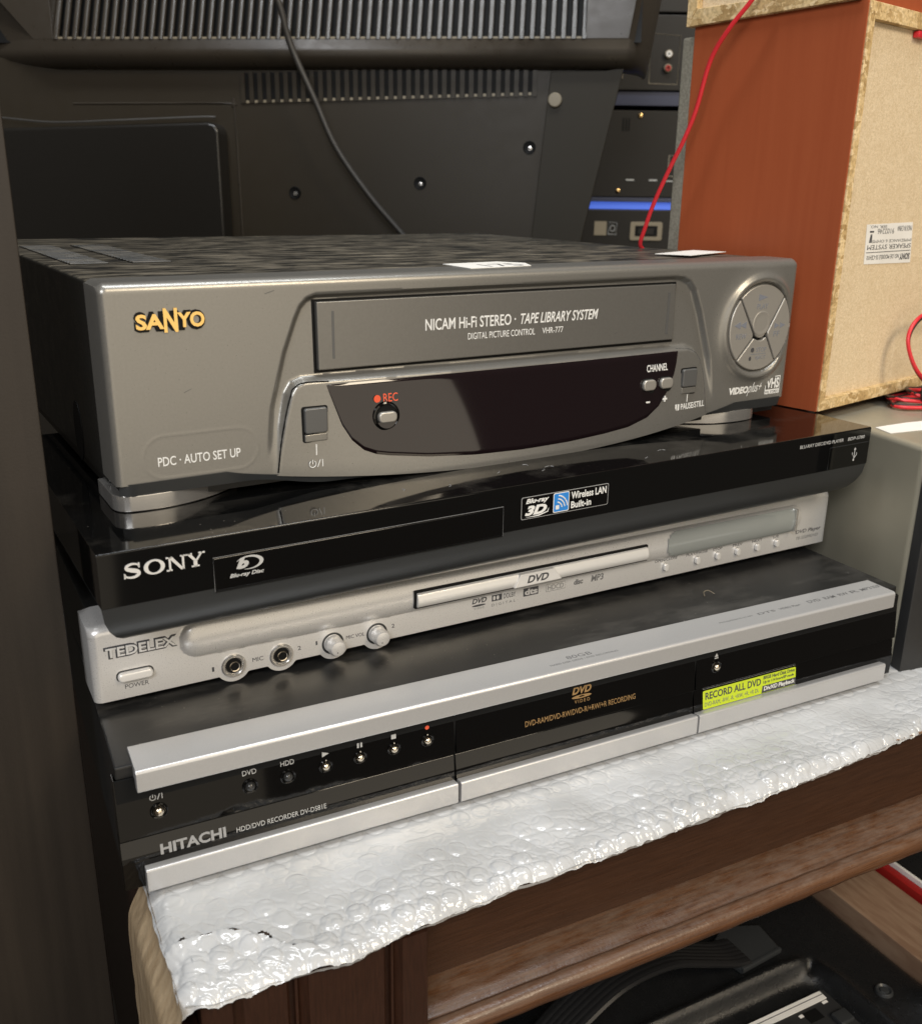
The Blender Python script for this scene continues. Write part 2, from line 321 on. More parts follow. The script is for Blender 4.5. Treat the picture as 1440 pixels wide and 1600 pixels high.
# ---- bubble wrap
W = thing('bubble_wrap', 'milky bubble wrap sheet under the disc recorder, torn at its left front corner', 'bubble wrap', (0, 0, 0))
cx_, cy_, ch_ = [], [], []
for j in range(-8, 8):
    for i in range(-1, 48):
        cx_.append(i * 10.6 + (5.3 if j % 2 else 0) + random.uniform(-.3, .3)); cy_.append(j * 9.2 - 2 + random.uniform(-.3, .3)); 
        ch_.append(random.choice([.1, .3, .5, .7, .9, 1.1]) * (1.0 if cy_[-1] < -40 else .45 if cy_[-1] < -25 else .2) if cy_[-1] < -6 else .25)
cx_, cy_, ch_ = map(np.array, (cx_, cy_, ch_))
fx = [0, 12, 20, 40, 69, 95, 143, 217, 330, 400, 470]; fy = [-60, -62.5, -66, -65, -68, -64, -60, -58.5, -54, -47.5, -40]
noisev = np.vectorize(lambda x, y, s: mnoise.noise((x * s, y * s, 3.3 + s)))
crack = [(8.4, -36.2), (12, -35.2), (16, -34.3), (22, -36), (26, -35.5), (33, -38), (37, -40), (40, -44), (44, -44), (46, -48.5), (48.5, -53), (51, -55), (56, -57.2)]
def crackd(x, y):
    d = np.full(x.shape, 1e9); side = np.zeros(x.shape)
    for (ax, ay), (bx, by) in zip(crack, crack[1:]):
        ex, ey = bx - ax, by - ay; t = np.clip(((x - ax) * ex + (y - ay) * ey) / (ex * ex + ey * ey), 0, 1)
        q = np.hypot(x - ax - ex * t, y - ay - ey * t); c = ex * (y - ay) - ey * (x - ax)
        side = np.where(q < d, np.sign(c), side); d = np.minimum(d, q)
    return d, side
def wrapfn(x, v):
    edge = np.interp(x, fx, fy) + 1.1 * noisev(x, x * 0, .07) + .5 * noisev(x, x * 0, .3)
    back = 55.0; y = back + (edge - back) * v
    z = np.full(x.shape, 1.0)
    for a, b, h in zip(cx_, cy_, ch_):
        k = (np.abs(x - a) < 5) & (np.abs(y - b) < 5)
        if not k.any(): continue
        r = np.hypot(x[k] - a, y[k] - b) / 4.75
        z[k] += h * np.clip(1 - r ** 4, 0, 1) - min(.3, h) * np.exp(-((r - 1.0) / .10) ** 2)
    n1 = noisev(x, y, .035); n2 = np.abs(noisev(x + 2 * n1, y, .16)); n3 = np.abs(noisev(x, y * 1.2 + x * .5, .33))
    front = ss(-4, -14, y)
    n4 = np.abs(noisev(x * .7 + y * .6 + 3 * n1, y * .5 - x * .25, .21)); n5 = np.abs(noisev(x + 40, y * .8 + 2 * n2, .5))
    amp = .45 + .55 * ss(-18, -44, y)
    z += front * amp * (2.4 * n1 - .45 * np.clip(.12 - n2, 0, 1) * 7 - .55 * np.clip(.10 - n4, 0, 1) * 8 + .12 * n5) + .5
    dcr, side = crackd(x, y)
    z += np.where(side < 0, 1, .25) * 2.2 * np.exp(-(dcr / 4.5) ** 2) * front
    dd = np.clip((edge + 7 - y) / 7, 0, 1); z = np.where(y < edge + 7, z - 4.2 * dd ** 2.2, z)
    z = np.where(y > -3, np.minimum(z, 2.5), z)
    dl = np.clip((16 - x) / 7.5, 0, 1.2); z = z - 4.0 * dl ** 2
    xs2 = x + np.where(x < 16, 1.0 * noisev(y * 0, y, .12), 0)
    return xs2, y, z
def keepwrap(c):
    d, s = crackd(c[:, 0], c[:, 1]); t = (c[:, 0] - 8) / 48
    wd = .5 + 1.1 * np.sin(c[:, 0] * .33) ** 2 * ss(.0, .2, t) * ss(1.0, .85, t); return d > np.clip(wd, 0, 3) * (t < 1)
sheet('sheet', M['wrap'], W, np.arange(8.0, 470, .55), np.linspace(0, 1, 215), wrapfn, keepwrap, 0)
def skirtfn(x, v):
    edge = np.interp(x, fx, fy) + 1.1 * noisev(x, x * 0, .07) + .5 * noisev(x, x * 0, .3)
    return x, edge + .2 + v * 1.2 + .3 * noisev(x, v * 9, .4), -1.6 - v * (2.5 + 1.2 * noisev(x, x * 0, .05))
sheet('under_layer', M['wrap'], W, np.arange(10, 470, 1.3), np.linspace(0, 1, 5), skirtfn, None, 0)
def flapfn(y, v):   # tan flap hanging down the left side
    z = -1.6 - v * 150; x = 8.6 - 6.0 * ss(0, .12, v) - 1.5 * v + .35 * noisev(y, v * 30, .06) + .3 * np.abs(noisev(y * 2.1, v * 60, .13)) + .25 * noisev(y, v * 90, .25) - .03 * (y + 60) * ss(.0, .2, v) * .6
    yy = y + 2.5 * noisev(y * 0 + 3, v * 40, .1); yy = np.where(y < -58, yy - 0 + v * 3, yy)
    return x, yy, z
sheet('side_flap', M['tape'], W, np.arange(-66, 14.5, .8), np.linspace(0, 1, 110), flapfn, None, 0)
box('backing_sheet', M['plank'], W, 15, 440, -48, 55, -2.6, -1.6)

# ---- board at left
B = thing('upright_board', 'tall dark brown laminate board standing at the left of the stack', 'board', (0, 78, 0))
box('panel', M['board'], B, -320, -6.0, -18, 0, -436, 600, .8)

# ================================================================== DISC RECORDER (bottom)
H = thing('disc_recorder', 'black disc recorder with silver top bar and lime sticker, lowest in the stack', 'disc recorder')
box('casing', M['black_sat'], H, 1.2, 428.8, 3, 285, 5, 58.2, 1.2)
for x0, x1 in ((.3, 145.6), (146.6, 283.0), (283.9, 429.7)):
    prism('front_panel', M['gloss'], H, [(.4, 26.6), (0, 27.0), (2.6, 53), (8, 53), (8, 26.6)], x0, x1, 'x')
    prism('lower_panel', M['gloss'], H, [(8, 25.7), (1.7, 25.7), (1.25, 25.2), (-.3, 14), (0, 4.2), (8, 4.2)], x0, x1, 'x')
box('groove', M['void'], H, .8, 429.2, 1.6, 7, 4.6, 53)
bp = [(15.5, 53.0), (15.5, 58.8), (14.8, 59.4), (-3.3, 59.4), (-4.3, 59.1), (-4.9, 58.2), (-4.9, 50.4), (-4.5, 49.9), (0, 49.9), (.2, 53.0)]
prism('top_bar', M['bar'], H, bp, 8.1, 418.0, 'x', .35, 2)
for x0, x1 in ((8.3, 145.4), (146.8, 283.0), (284.2, 419.7)):
    prism('silver_strip', M['bar'], H, [(1, 13.6), (-3.8, 14.4), (-4.6, 14.1), (-4.9, 13.4), (-4.9, 4.6), (-4.5, 4.1), (1, 4.1)], x0, x1, 'x', .3, 2)
def chrome_button(p, x, z, y, r, m1, ring=True):
    lathe('button_ring', M['gloss'], p, x, z, [(r * 1.75, .05), (r * 1.75, -.25), (r * 1.55, -.5), (r * 1.3, -.3), (r * 1.12, .02)], 24, y)
    lathe('button', m1, p, x, z, [(r, .1), (r, -.7), (r * .9, -1.25), (r * .6, -1.7), (r * .25, -1.9), (0, -1.93)], 24, y)
chrome_button(H, 16.0, 36.2, .92, 2.0, M['chrome_btn'])
for x in (52.4, 68.4): chrome_button(H, x, 36.8, .98, 1.9, M['dark_btn'])
for x in (84.9, 100.5, 116.3, 132.4): chrome_button(H, x, 37.2, 1.02, 1.75, M['chrome_btn'])
chrome_button(H, 296.9, 37.1, 1.0, 1.9, M['chrome_btn'])
def power_icon(p, x, z, y, s, m):
    a = [R(125 + i * 290 / 14) for i in range(15)]
    tube('power_mark', m, p, [(x + s * math.cos(t), y, z + s * math.sin(t)) for t in a], s * .14, 5)
    box('power_mark', m, p, x - s * .13, x + s * .13, y - .1, y + .05, z, z + s * 1.25)
    flat('power_mark', m, p, [(x + s * 1.35, z - s), (x + s * 1.65, z - s), (x + s * 2.5, z + s * 1.1), (x + s * 2.2, z + s * 1.1)], y, .1)
    box('power_mark', m, p, x + s * 2.95, x + s * 3.2, y - .1, y + .05, z - s, z + s * 1.1)
power_icon(H, 14.2, 42.4, 1.5, 1.15, M['mid_ink'])
text('button_caption', H, 'DVD', 49.6, 55.4, 42.0, 44.2, lambda X, Z: (Z - 27) * .1 - .1, M['mid_ink']); text('button_caption', H, 'HDD', 65.6, 71.4, 42.0, 44.2, lambda X, Z: (Z - 27) * .1 - .1, M['mid_ink'])
flat('play_mark', M['mid_ink'], H, [(83.6, 41.6), (83.6, 44.0), (86.6, 42.8)], 1.44, .1)
for dx in (-.75, .75): box('pause_mark', M['mid_ink'], H, 100.5 + dx - .4, 100.5 + dx + .4, 1.3, 1.8, 41.8, 44.0)
box('stop_mark', M['mid_ink'], H, 115.2, 117.4, 1.3, 1.8, 41.9, 44.0)
flat('record_mark', M['red_ink'], H, circ(132.4, 43.3, 1.0, 16), 1.5, .1)
flat('eject_mark', M['mid_ink'], H, [(295.7, 42.6), (298.1, 42.6), (296.9, 44.6)], 1.5, .1); box('eject_mark', M['mid_ink'], H, 295.7, 298.1, 1.3, 1.6, 41.6, 42.1)
text('brand_lettering', H, 'HITACHI', 15.0, 41.2, 16.6, 21.2, lambda X, Z: (Z - 14) * .138 - .42, M['grey_ink'], bold=.035)
text('model_lettering', H, 'HDD/DVD RECORDER DV-DS81E', 45.5, 84.3, 17.2, 19.4, lambda X, Z: (Z - 14) * .138 - .42, M['mid_ink'])
text('disc_logo', H, 'DVD', 208.6, 219.6, 41.2, 45.0, lambda X, Z: (Z - 27) * .1 - .1, M['tan_ink'], .25, .04)
flat('disc_logo', M['tan_ink'], H, circ(214, 39.7, 5.6, 24, .9), 1.2, .1); flat('disc_logo', M['gloss'], H, circ(214, 39.8, 1.6, 16, .35), 1.1, .05)
text('disc_logo', H, 'VIDEO', 210.0, 218.6, 36.6, 38.3, lambda X, Z: (Z - 27) * .1 - .1, M['tan_ink'], space=1.5)
text('format_lettering', H, 'DVD-RAM/DVD-RW/DVD-R/+RW/+R RECORDING', 182.5, 245.7, 31.2, 34.0, lambda X, Z: (Z - 27) * .1 - .1, M['tan_ink'])
S_ = flat('lime_sticker', M['stick_grey'], H, rrect(288.8, 355.4, 13.2, 25.4, 1.2), -.25, .12)
flat('sticker_ground', M['lime'], S_, rrect(289.8, 354.4, 14.2, 24.4, .8), -.37, .06)
text('sticker_lettering', S_, 'RECORD ALL DVD', 291.4, 329.4, 19.2, 23.2, -.43, M['dark_ink'], bold=.02)
text('sticker_lettering', S_, 'DVD-RAM, -RW, -R, +RW, +R, +R DL', 291, 328, 15.2, 17.8, -.43, M['faint_ink'])
text('sticker_lettering', S_, '80GB Hard Disk Drive', 331, 353.6, 21.9, 23.9, -.43, M['dark_ink'], .15, .02)
text('sticker_lettering', S_, 'Up to 114 hours/EP mode', 331, 353, 19.2, 21.2, -.43, M['dark_ink'], .15, .02)
flat('sticker_band', M['dark_ink'], S_, [(329.8, 14.4), (354.4, 14.4), (354.4, 18.4), (330.6, 18.4)], -.43, .04)
text('sticker_lettering', S_, 'DivX\u00ae Playback', 331.4, 353.6, 14.9, 18.0, -.48, M['white_ink'], .12, .02)
S_.matrix_local = Matrix.Translation(Vector((0, -.3, 13.4)) * MM) @ Matrix.Rotation(R(-7.9), 4, 'X') @ Matrix.Translation(Vector((0, .3, -13.4)) * MM)
text('capacity_lettering', H, '80GB', 207, 221, 4.0, 7.0, 59.42, M['faint_ink'], plane='top', thick=.03)
text('capacity_lettering', H, 'HARD DISK DRIVE / DVD RECORDING', 196, 234, 1.2, 2.6, 59.42, M['faint_ink'], plane='top', thick=.03)
text('feature_lettering', H, 'PROGRESSIVE SCAN', 300, 322, 4.6, 5.8, 59.42, M['faint_ink'], plane='top', thick=.03)
for i, (s, a, b) in enumerate((('DTS', 326, 338), ('VIDEO Plus+', 341, 356), ('DVD', 362, 371), ('RAM', 374, 382), ('RW', 385, 392), ('R', 394, 400), ('MP3', 402, 410), ('DOLBY', 411, 417))):
    text('feature_lettering', H, s, a, b, 4.2, 7.2 if i > 1 else 6.2, 59.42, M['faint_ink'], plane='top', thick=.03, bold=.02)
tube('dust_fibre', M['socket'], H, [(318, 38, 58.5), (320, 41, 59.4), (323, 41, 59.8), (325, 38, 58.6)], .2, 5, 5)
for x in (40, 390):
    for y in (40, 250): lf = prism('foot', M['void'], H, circ(x, y, 12, 20), 1.6, 5, 'z')

# ================================================================== SILVER PLAYER
TW = 436.5
P = thing('dvd_player', 'slim silver DVD player with two microphone jacks and two knobs, third from the top', 'DVD player', (.914, 48.35, 0), R(2.3048))
lob = [59.3, 81.5, 107.0, 129.4]
tz, tb = 97.0, 62.6
def tedfn(x, v):
    zb = np.full(x.shape, tb) + .8 * ss(0, 430, x)
    for c in lob:
        k = np.abs(x - c) < 7.9; zb = np.where(k, np.minimum(zb, 67.0 - np.sqrt(np.clip(7.9 ** 2 - (x - c) ** 2, 0, None))), zb)
    er = 3.6; ex = np.where(x < er, er - x, np.where(x > TW - er, x - TW + er, 0)); yo = er - np.sqrt(np.clip(er * er - ex * ex, 0, None))
    # v: 0..1 under lip, 1..2 face, 2..3 top arc, 3..4 top
    z = np.where(v < 1, zb, np.where(v < 2, zb + (v - 1) * (tz - 4 - zb), 0)); y = np.where(v < 1, (1 - v) * 8, 0.0)
    a = np.clip(v - 2, 0, 1) * math.pi / 2; z = np.where(v >= 2, tz - 4 + 4 * np.sin(a), z); y = np.where(v >= 2, 4 - 4 * np.cos(a), y)
    y = np.where(v >= 3, 4 + (v - 3) * 20, y)
    # convex tube running along the upper face, capsule ended
    cxx = np.clip(x, 45, 403); dd = np.hypot(x - cxx, (z - 83.4)); face = (v >= 1) & (v < 2.3)
    bul = 3.4 * np.sqrt(np.clip(1 - (dd / 8.4) ** 2, 0, 1))
    y = np.where(face, y - bul, y)
    xx = x; yt = y + yo * np.where(v >= 3, np.clip(4 - v, 0, 1), 1)
    zz = z - .9 * ss(6, 0, ex * 0 + np.minimum(x, TW - x)) * np.where(v >= 2, 1, 0)
    xe = np.where(x <= .01, 1, 0) + np.where(x >= TW - .01, 1, 0)
    yt = np.where(xe > 0, 24, yt)
    return xx, yt, zz
XS = np.concatenate([[0, .02, .2, .5, 1, 1.6, 2.4, 3.4, 4.4, 5], np.arange(5.8, TW - 5, .55), [TW - 5, TW - 4.4, TW - 3.4, TW - 2.4, TW - 1.6, TW - 1, TW - .5, TW - .2, TW - .02, TW]])
sheet('front_shell', M['silver'], P, XS, np.concatenate([[0, .98], np.linspace(1, 2, 60), np.linspace(2.08, 3, 10), [3.3, 3.7, 4]]), tedfn, None, 38)
box('casing', M['black_sat'], P, 3, TW - 3, 5.5, 240, 61.5, 95.8, 1)
box('underframe', M['skirt'], P, 12, TW - 12, 9, 230, 60.2, 62.3)
# disc tray
box('tray_slot', M['void'], P, 147.4, 289.4, -4.6, -1, 77.9, 87.0, .2)
prism('tray_bar', M['silver_lt'], P, [(-4.2, 78.4), (-5.6, 78.8), (-6.8, 81.0), (-6.8, 83.2), (-5.6, 85.6), (-4.2, 86.2)], 148.2, 288.8, 'x', .5, 2)
prism('tray_badge', M['silver_lt'], P, [(202, 79.0), (231, 79.2), (226, 85.9), (205.5, 85.9)], -7.5, -5, 'y', .5, 2)
text('tray_lettering', P, 'DVD', 209.4, 222.4, 80.6, 84.6, -7.52, M['dark_ink'], .25, .03)
# display window in the tube
def winfn(x, v):
    cxx = np.clip(x, 311, 399.5); z = 83.4 + (v - .5) * 15.2; return x, -4.0 * np.sqrt(np.clip(1 - ((z - 83.4) / 8.9) ** 2, 0, 1)) + 0 * cxx, z
sheet('display_window', M['glass'], P, np.linspace(304.5, 402.5, 60), np.linspace(0, 1, 24), winfn, lambda c: (np.hypot(c[:, 0] - np.clip(c[:, 0], 311.5, 403), c[:, 2] - 83.4) < 7.5), 0)
prism('window_end', M['chrome'], P, [(402.2, 76), (403.4, 76), (403.4, 90.8), (402.2, 90.8)], -5.3, -1.5, 'y', .3)
for i, x in enumerate((59.3, 81.5)):
    lathe('microphone_jack', M['chrome'], P, x, 66.9, [(5.6, .3), (5.6, -.5), (5.1, -1.1), (4.3, -1.1), (3.6, -.4), (3.4, .2)], 32, 0)
    lathe('jack_hole', M['void'], P, x, 66.9, [(3.9, -.06), (3.0, -.08), (2.6, -.02), (0, -.02)], 24, -.25)
    lathe('jack_sleeve', M['chrome_btn'], P, x + .5, 66.3, [(2.5, 0), (2.3, -.35), (1.9, -.2)], 24, -.25)
for x in (106.6, 129.2):
    lathe('knob_recess', M['skirt'], P, x, 67.2, [(5.4, .1), (5.4, -.2), (4.9, -.35), (4.4, -.1)], 32, 0)
    bm = bmesh.new(); prof = [(4.0, 0), (4.0, -5.4), (3.8, -6.8), (3.4, -7.4), (2, -7.65), (0, -7.7)]; n = 64; rows = []
    for r, y in prof:
        rows.append([bm.verts.new((x + (r + (.16 * (i % 2) if r > 3.9 else 0)) * math.cos(2 * math.pi * i / n), y, 67.2 + (r + (.16 * (i % 2) if r > 3.9 else 0)) * math.sin(2 * math.pi * i / n))) for i in range(n)] if r else [bm.verts.new((x, y, 67.2))])
    for a, b in zip(rows, rows[1:]):
        for i in range(n): bm.faces.new((a[i], b[i], b[(i + 1) % n], a[(i + 1) % n]) if len(b) > 1 else (a[i], b[0], a[(i + 1) % n]))
    k = fin(bm, 'knob', M['silver'], P, 35); lathe('knob_mark', M['faint_ink'], k, x - .6, 65.6, [(.45, 0), (.3, -.1), (0, -.1)], 12, -7.6)
prism('power_button', M['silver_lt'], P, rrect(9.9, 24.4, 71.0, 75.2, 2.0), .5, -2.6, 'y', .9, 3)
flat('power_button_gap', M['skirt'], P, rrect(9.4, 24.9, 70.5, 75.7, 2.3), 0.02, .1)
for x in (306.6, 329.9, 345.5, 361.0, 376.9, 392.8):
    prism('function_button', M['silver_lt'], P, rrect(x - 1.4, x + 1.4, 67.4, 71.6, 1.4), .4, -2.0, 'y', .6, 3)
    flat('button_gap', M['faint_ink'], P, rrect(x - 1.7, x + 1.7, 67.1, 71.9, 1.7), .02, .08)
for s, a, b in (('OPEN/CLOSE', 299, 315.2), ('PLAY/PAUSE', 322, 338), ('STOP', 342, 349.4), ('PREV', 357.6, 365), ('NEXT', 373, 381), ('L/R', 390.4, 395)):
    text('button_caption', P, s, a, b, 73.0 - .004 * (a - 300), 74.6 - .004 * (a - 300), 0, M['dark_ink'])
text('button_caption', P, 'POWER', 12.6, 22.4, 67.0, 69.0, 0, M['dark_ink'])
text('button_caption', P, 'MIC', 68.0, 73.0, 66.4, 68.5, 0, M['dark_ink']); text('button_caption', P, '1', 49.6, 50.6, 66.0, 68.2, 0, M['dark_ink']); text('button_caption', P, '2', 89.4, 91.0, 67.4, 69.4, 0, M['dark_ink'])
text('button_caption', P, 'MIC VOL', 113.4, 122.8, 67.6, 69.4, 0, M['dark_ink']); text('button_caption', P, '1', 98.2, 99.0, 68.0, 70.0, 0, M['dark_ink']); text('button_caption', P, '2', 137.0, 138.6, 68.4, 70.4, 0, M['dark_ink'])
text('brand_shadow', P, 'TEDELEX', 5.5, 35.6, 82.1, 87.7, .0, M['dark_ink'], bold=.075, thick=.25)
text('brand_lettering', P, 'TEDELEX', 6.2, 35.0, 82.75, 87.05, -.26, M['silver_lt'], bold=.02, thick=.3)
text('format_logo', P, 'DVD', 181.6, 190.2, 71.6, 74.4, 0, M['dark_ink'], .25, .03); flat('format_logo', M['dark_ink'], P, circ(185.6, 70.4, 4.0, 20, .55), 0, .08)
text('format_logo', P, 'VIDEO', 182.8, 188.6, 68.4, 69.4, 0, M['faint_ink'], space=1.5)
box('format_logo', M['dark_ink'], P, 193.2, 199.2, -.08, .05, 70.9, 74.3); text('format_logo', P, 'DOLBY', 200.2, 207.4, 71.2, 73.9, 0, M['dark_ink']); text('format_logo', P, 'DIGITAL', 193.2, 207.4, 68.2, 69.6, 0, M['faint_ink'], space=1.6)
for dx in (194.6, 196.7): flat('format_logo', M['silver'], P, circ(dx, 72.6, .75, 14, 1.2), -.09, .05)
box('format_logo', M['dark_ink'], P, 212.2, 221.4, -.08, .05, 69.8, 74.3); text('format_logo', P, 'dts', 213, 220.8, 70.4, 73.8, -.08, M['silver'], 0, .04)
text('format_logo', P, 'HDCD', 227.4, 237.4, 70.4, 73.2, 0, M['faint_ink'], 0, 0)
tube('format_logo', M['faint_ink'], P, [(226.4, 0, 69.8), (238.4, 0, 69.8), (238.4, 0, 73.8), (226.4, 0, 73.8), (226.4, 0, 69.8)], .14, 4)
text('format_logo', P, 'disc', 244, 250, 70.2, 73.4, 0, M['faint_ink'], .1, .05); text('format_logo', P, 'MP3', 255.4, 263.6, 70.0, 73.8, 0, M['faint_ink'], .1, .03)
text('model_lettering', P, 'DVD Player', 409, 430.8, 71.6, 74.6, 0, M['dark_ink'], .2, .01); text('model_lettering', P, 'TE-S2289DVD', 410, 429, 68.4, 70.2, 0, M['faint_ink'], .2)
for x in (40, 396): prism('foot', M['skirt'], P, circ(x, 40, 9, 18), 59.45, 60.4, 'z')

# ================================================================== GLOSSY BLACK PLAYER
S = thing('bluray_player', 'glossy black disc player with rounded underside, second from the top of the stack', 'disc player', (3.913, 9.677, 0), R(4.0613))
SW = 430.0
bm = bmesh.new(); pr_ = [(199, 121), (0, 121), (0, 141.9), (.25, 142.45), (.8, 142.7), (199, 142.7)]
prism('front_and_cover', M['gloss_top'], S, pr_, 0, SW, 'x', .18, 2)
bm.free()
sk = [(199, 101.6), (18, 101.6), (14, 102.1), (10, 103.4), (6.5, 106), (3.6, 110), (1.4, 115), (.5, 120.9), (199, 120.9)]
bm = bmesh.new(); rows = []
def inset(z): t = np.clip((120.9 - z) / 19.4, 0, 1); return 15 * (1 - math.sqrt(max(0, 1 - t * t)))
for sgn in (0, 1):
    rows.append([bm.verts.new(((inset(z) if not sgn else SW - inset(z)), y, z)) for y, z in sk])
n = len(sk)
for i in range(n): j = (i + 1) % n; bm.faces.new((rows[0][i], rows[1][i], rows[1][j], rows[0][j]))
bm.faces.new(rows[0]); bm.faces.new(rows[1][::-1]); bmesh.ops.recalc_face_normals(bm, faces=bm.faces)
fin(bm, 'lower_skirt', M['satin'], S, 40)
prism('disc_tray', M['gloss'], S, [(3, 119.6), (.45, 119.6), (-.35, 120.2), (-.35, 133.2), (0, 133.6), (3, 133.6)], 42.8, 176.2, 'x', .12, 1)
tube('tray_seam', M['faint_ink'], S, [(42.6, -.05, 119.6), (42.6, -.05, 133.7), (176.4, -.05, 133.7), (176.4, -.05, 119.6)], .16, 5)
tube('tray_seam', M['void'], S, [(42.6, .3, 119.4), (176.4, .3, 119.4)], .3, 5)
tube('flap_seam', M['skirt'], S, [(396, 0, 121.5), (396, 0, 134.2), (429.6, 0, 134.2)], .14, 5)
# serif brand lettering, stroke by stroke
def poly_letters(p, m, x0, z0, h, y):
    t = h * .26; s = h * .10; objs = []
    def pl(pts): flat('brand_lettering', m, p, [(x0 + a, z0 + b) for a, b in pts], y, .5)
    # N
    x = 16.2
    for a in (x + .6, x + 5.6): pl([(a, 0), (a + .75, 0), (a + .75, h), (a, h)])
    pl([(x + .4, h), (x + 1.9, h), (x + 6.3, 0), (x + 5.0, 0)])
    for a, b in ((x - .4, 0), (x + 5.0, h - .5), (x - .4, h - .5)): pl([(a, b), (a + 2.2, b), (a + 2.2, b + .5), (a, b + .5)])
    # Y
    x = 23.4
    pl([(x + .2, h), (x + 1.7, h), (x + 4.1, h * .42), (x + 2.9, h * .42)]); pl([(x + 5.7, h), (x + 6.4, h), (x + 4.1, h * .42), (x + 3.4, h * .42)])
    pl([(x + 2.7, 0), (x + 4.1, 0), (x + 4.1, h * .46), (x + 2.7, h * .46)])
    for a, b, w_ in ((x - .5, h - .5, 2.8), (x + 4.8, h - .5, 2.4), (x + 1.9, 0, 3.0)): pl([(a, b), (a + w_, b), (a + w_, b + .5), (a, b + .5)])
    # O : ring with heavy sides
    bm = bmesh.new(); n = 32; cx0, cz0 = x0 + 11.4, z0 + h / 2
    ro = [bm.verts.new((cx0 + 3.9 * math.cos(2 * math.pi * i / n), y - .5, cz0 + (h / 2 + .1) * math.sin(2 * math.pi * i / n))) for i in range(n)]
    ri = [bm.verts.new((cx0 + 2.35 * math.cos(2 * math.pi * i / n), y - .5, cz0 + (h / 2 - .45) * math.sin(2 * math.pi * i / n))) for i in range(n)]
    for i in range(n): bm.faces.new((ro[i], ro[(i + 1) % n], ri[(i + 1) % n], ri[i]))
    g = bmesh.ops.extrude_face_region(bm, geom=bm.faces[:]); bmesh.ops.translate(bm, vec=(0, .5, 0), verts=[v for v in g['geom'] if isinstance(v, bmesh.types.BMVert)])
    fin(bm, 'brand_lettering', m, p)
    # S : swept band of changing width
    bm = bmesh.new(); cen = catmull([(5.9, 0, h * .72), (5.2, 0, h * .9), (3.4, 0, h * .965), (1.6, 0, h * .86), (1.3, 0, h * .68), (3.0, 0, h * .54), (5.0, 0, h * .42), (5.6, 0, h * .24), (4.4, 0, h * .06), (2.6, 0, h * .03), (1.0, 0, h * .12), (.5, 0, h * .30)], 5)
    a, b = [], []; L_ = len(cen)
    for i, c in enumerate(cen):
        t_ = (cen[min(i + 1, L_ - 1)] - cen[max(i - 1, 0)]).normalized(); nn = Vector((-t_.z, 0, t_.x)); f = i / (L_ - 1); w_ = .28 + .5 * math.exp(-((f - .5) / .22) ** 2)
        a.append(bm.verts.new(Vector((x0, y - .5, z0)) + c + nn * w_)); b.append(bm.verts.new(Vector((x0, y - .5, z0)) + c - nn * w_))
    for i in range(L_ - 1): bm.faces.new((a[i], a[i + 1], b[i + 1], b[i]))
    g = bmesh.ops.extrude_face_region(bm, geom=bm.faces[:]); bmesh.ops.translate(bm, vec=(0, .5, 0), verts=[v for v in g['geom'] if isinstance(v, bmesh.types.BMVert)])
    fin(bm, 'brand_lettering', m, p)
    for a_, b_ in ((5.6, h * .66), (.2, 0)): pl([(a_, b_), (a_ + .5, b_), (a_ + .5, b_ + h * .34), (a_, b_ + h * .34)])
poly_letters(S, M['silver_lt'], 8.9, 131.7, 5.6, 0)
# disc logo: crescent ring + slanted letter
bm = bmesh.new(); n = 40; A, Bv = [], []
for i in range(n + 1):
    t = R(-115 + 275 * i / n); A.append(bm.verts.new((57.0 + 5.6 * math.cos(t), -.45, 129.6 + 2.9 * math.sin(t)))); f = math.sin(math.pi * i / n)
    Bv.append(bm.verts.new((57.0 + (5.6 - 1.5 * f - .2) * math.cos(t), -.45, 129.6 + (2.9 - .75 * f - .15) * math.sin(t))))
for i in range(n): bm.faces.new((A[i], A[i + 1], Bv[i + 1], Bv[i]))
fin(bm, 'disc_logo', M['mid_ink'], S)
text('disc_logo', S, 'b', 51.4, 56.6, 127.4, 131.9, -.4, M['mid_ink'], .3, .06)
text('disc_logo', S, 'Blu-ray Disc', 48.6, 62.6, 123.8, 125.9, -.4, M['mid_ink'], .3, .03)
K = flat('feature_sticker', M['grey_ink'], S, rrect(186.2, 237.0, 125.6, 136.4, .9), .02, .12)
flat('sticker_ground', M['gloss'], K, rrect(186.5, 236.7, 125.9, 136.1, .8), -.1, .06)
text('sticker_lettering', K, 'Blu-ray', 188.6, 201.6, 132.4, 135.4, -.17, M['white_ink'], .3, .03)
text('sticker_lettering', K, '3D', 188.2, 200.6, 127.2, 131.9, -.17, M['white_ink'], .3, .05); flat('sticker_swoosh', M['white_ink'], K, [(188.4, 126.5), (196, 126.3), (201.4, 127.6), (201.8, 129.6), (200.8, 127.9), (195.6, 126.9)], -.17, .04)
flat('sticker_icon', M['white_ink'], K, rrect(204.2, 213.4, 126.3, 135.9, .8), -.16, .05); flat('sticker_icon', M['blue'], K, rrect(204.6, 213.0, 126.7, 135.5, .7), -.21, .04)
flat('sticker_icon', M['white_ink'], K, rrect(205.6, 207.6, 127.8, 129.8, .3), -.25, .04)
for r in (3.2, 4.8, 6.4):
    tube('sticker_icon', M['white_ink'], K, [(206 + r * math.cos(R(a)), -.26, 128.2 + r * math.sin(R(a))) for a in range(8, 83, 6)], .36, 5)
text('sticker_lettering', K, 'Wireless LAN', 214.6, 235.6, 131.6, 135.2, -.17, M['white_ink'], 0, .02); text('sticker_lettering', K, 'Built-in', 214.6, 226.6, 127.0, 130.4, -.17, M['white_ink'], 0, .02)
text('model_lettering', S, 'BLU-RAY DISC/DVD PLAYER', 370.8, 406.6, 136.7, 138.6, 0, M['mid_ink'], .1); text('model_lettering', S, 'BDP-S780', 410.4, 424.8, 136.7, 138.6, 0, M['mid_ink'], .15)
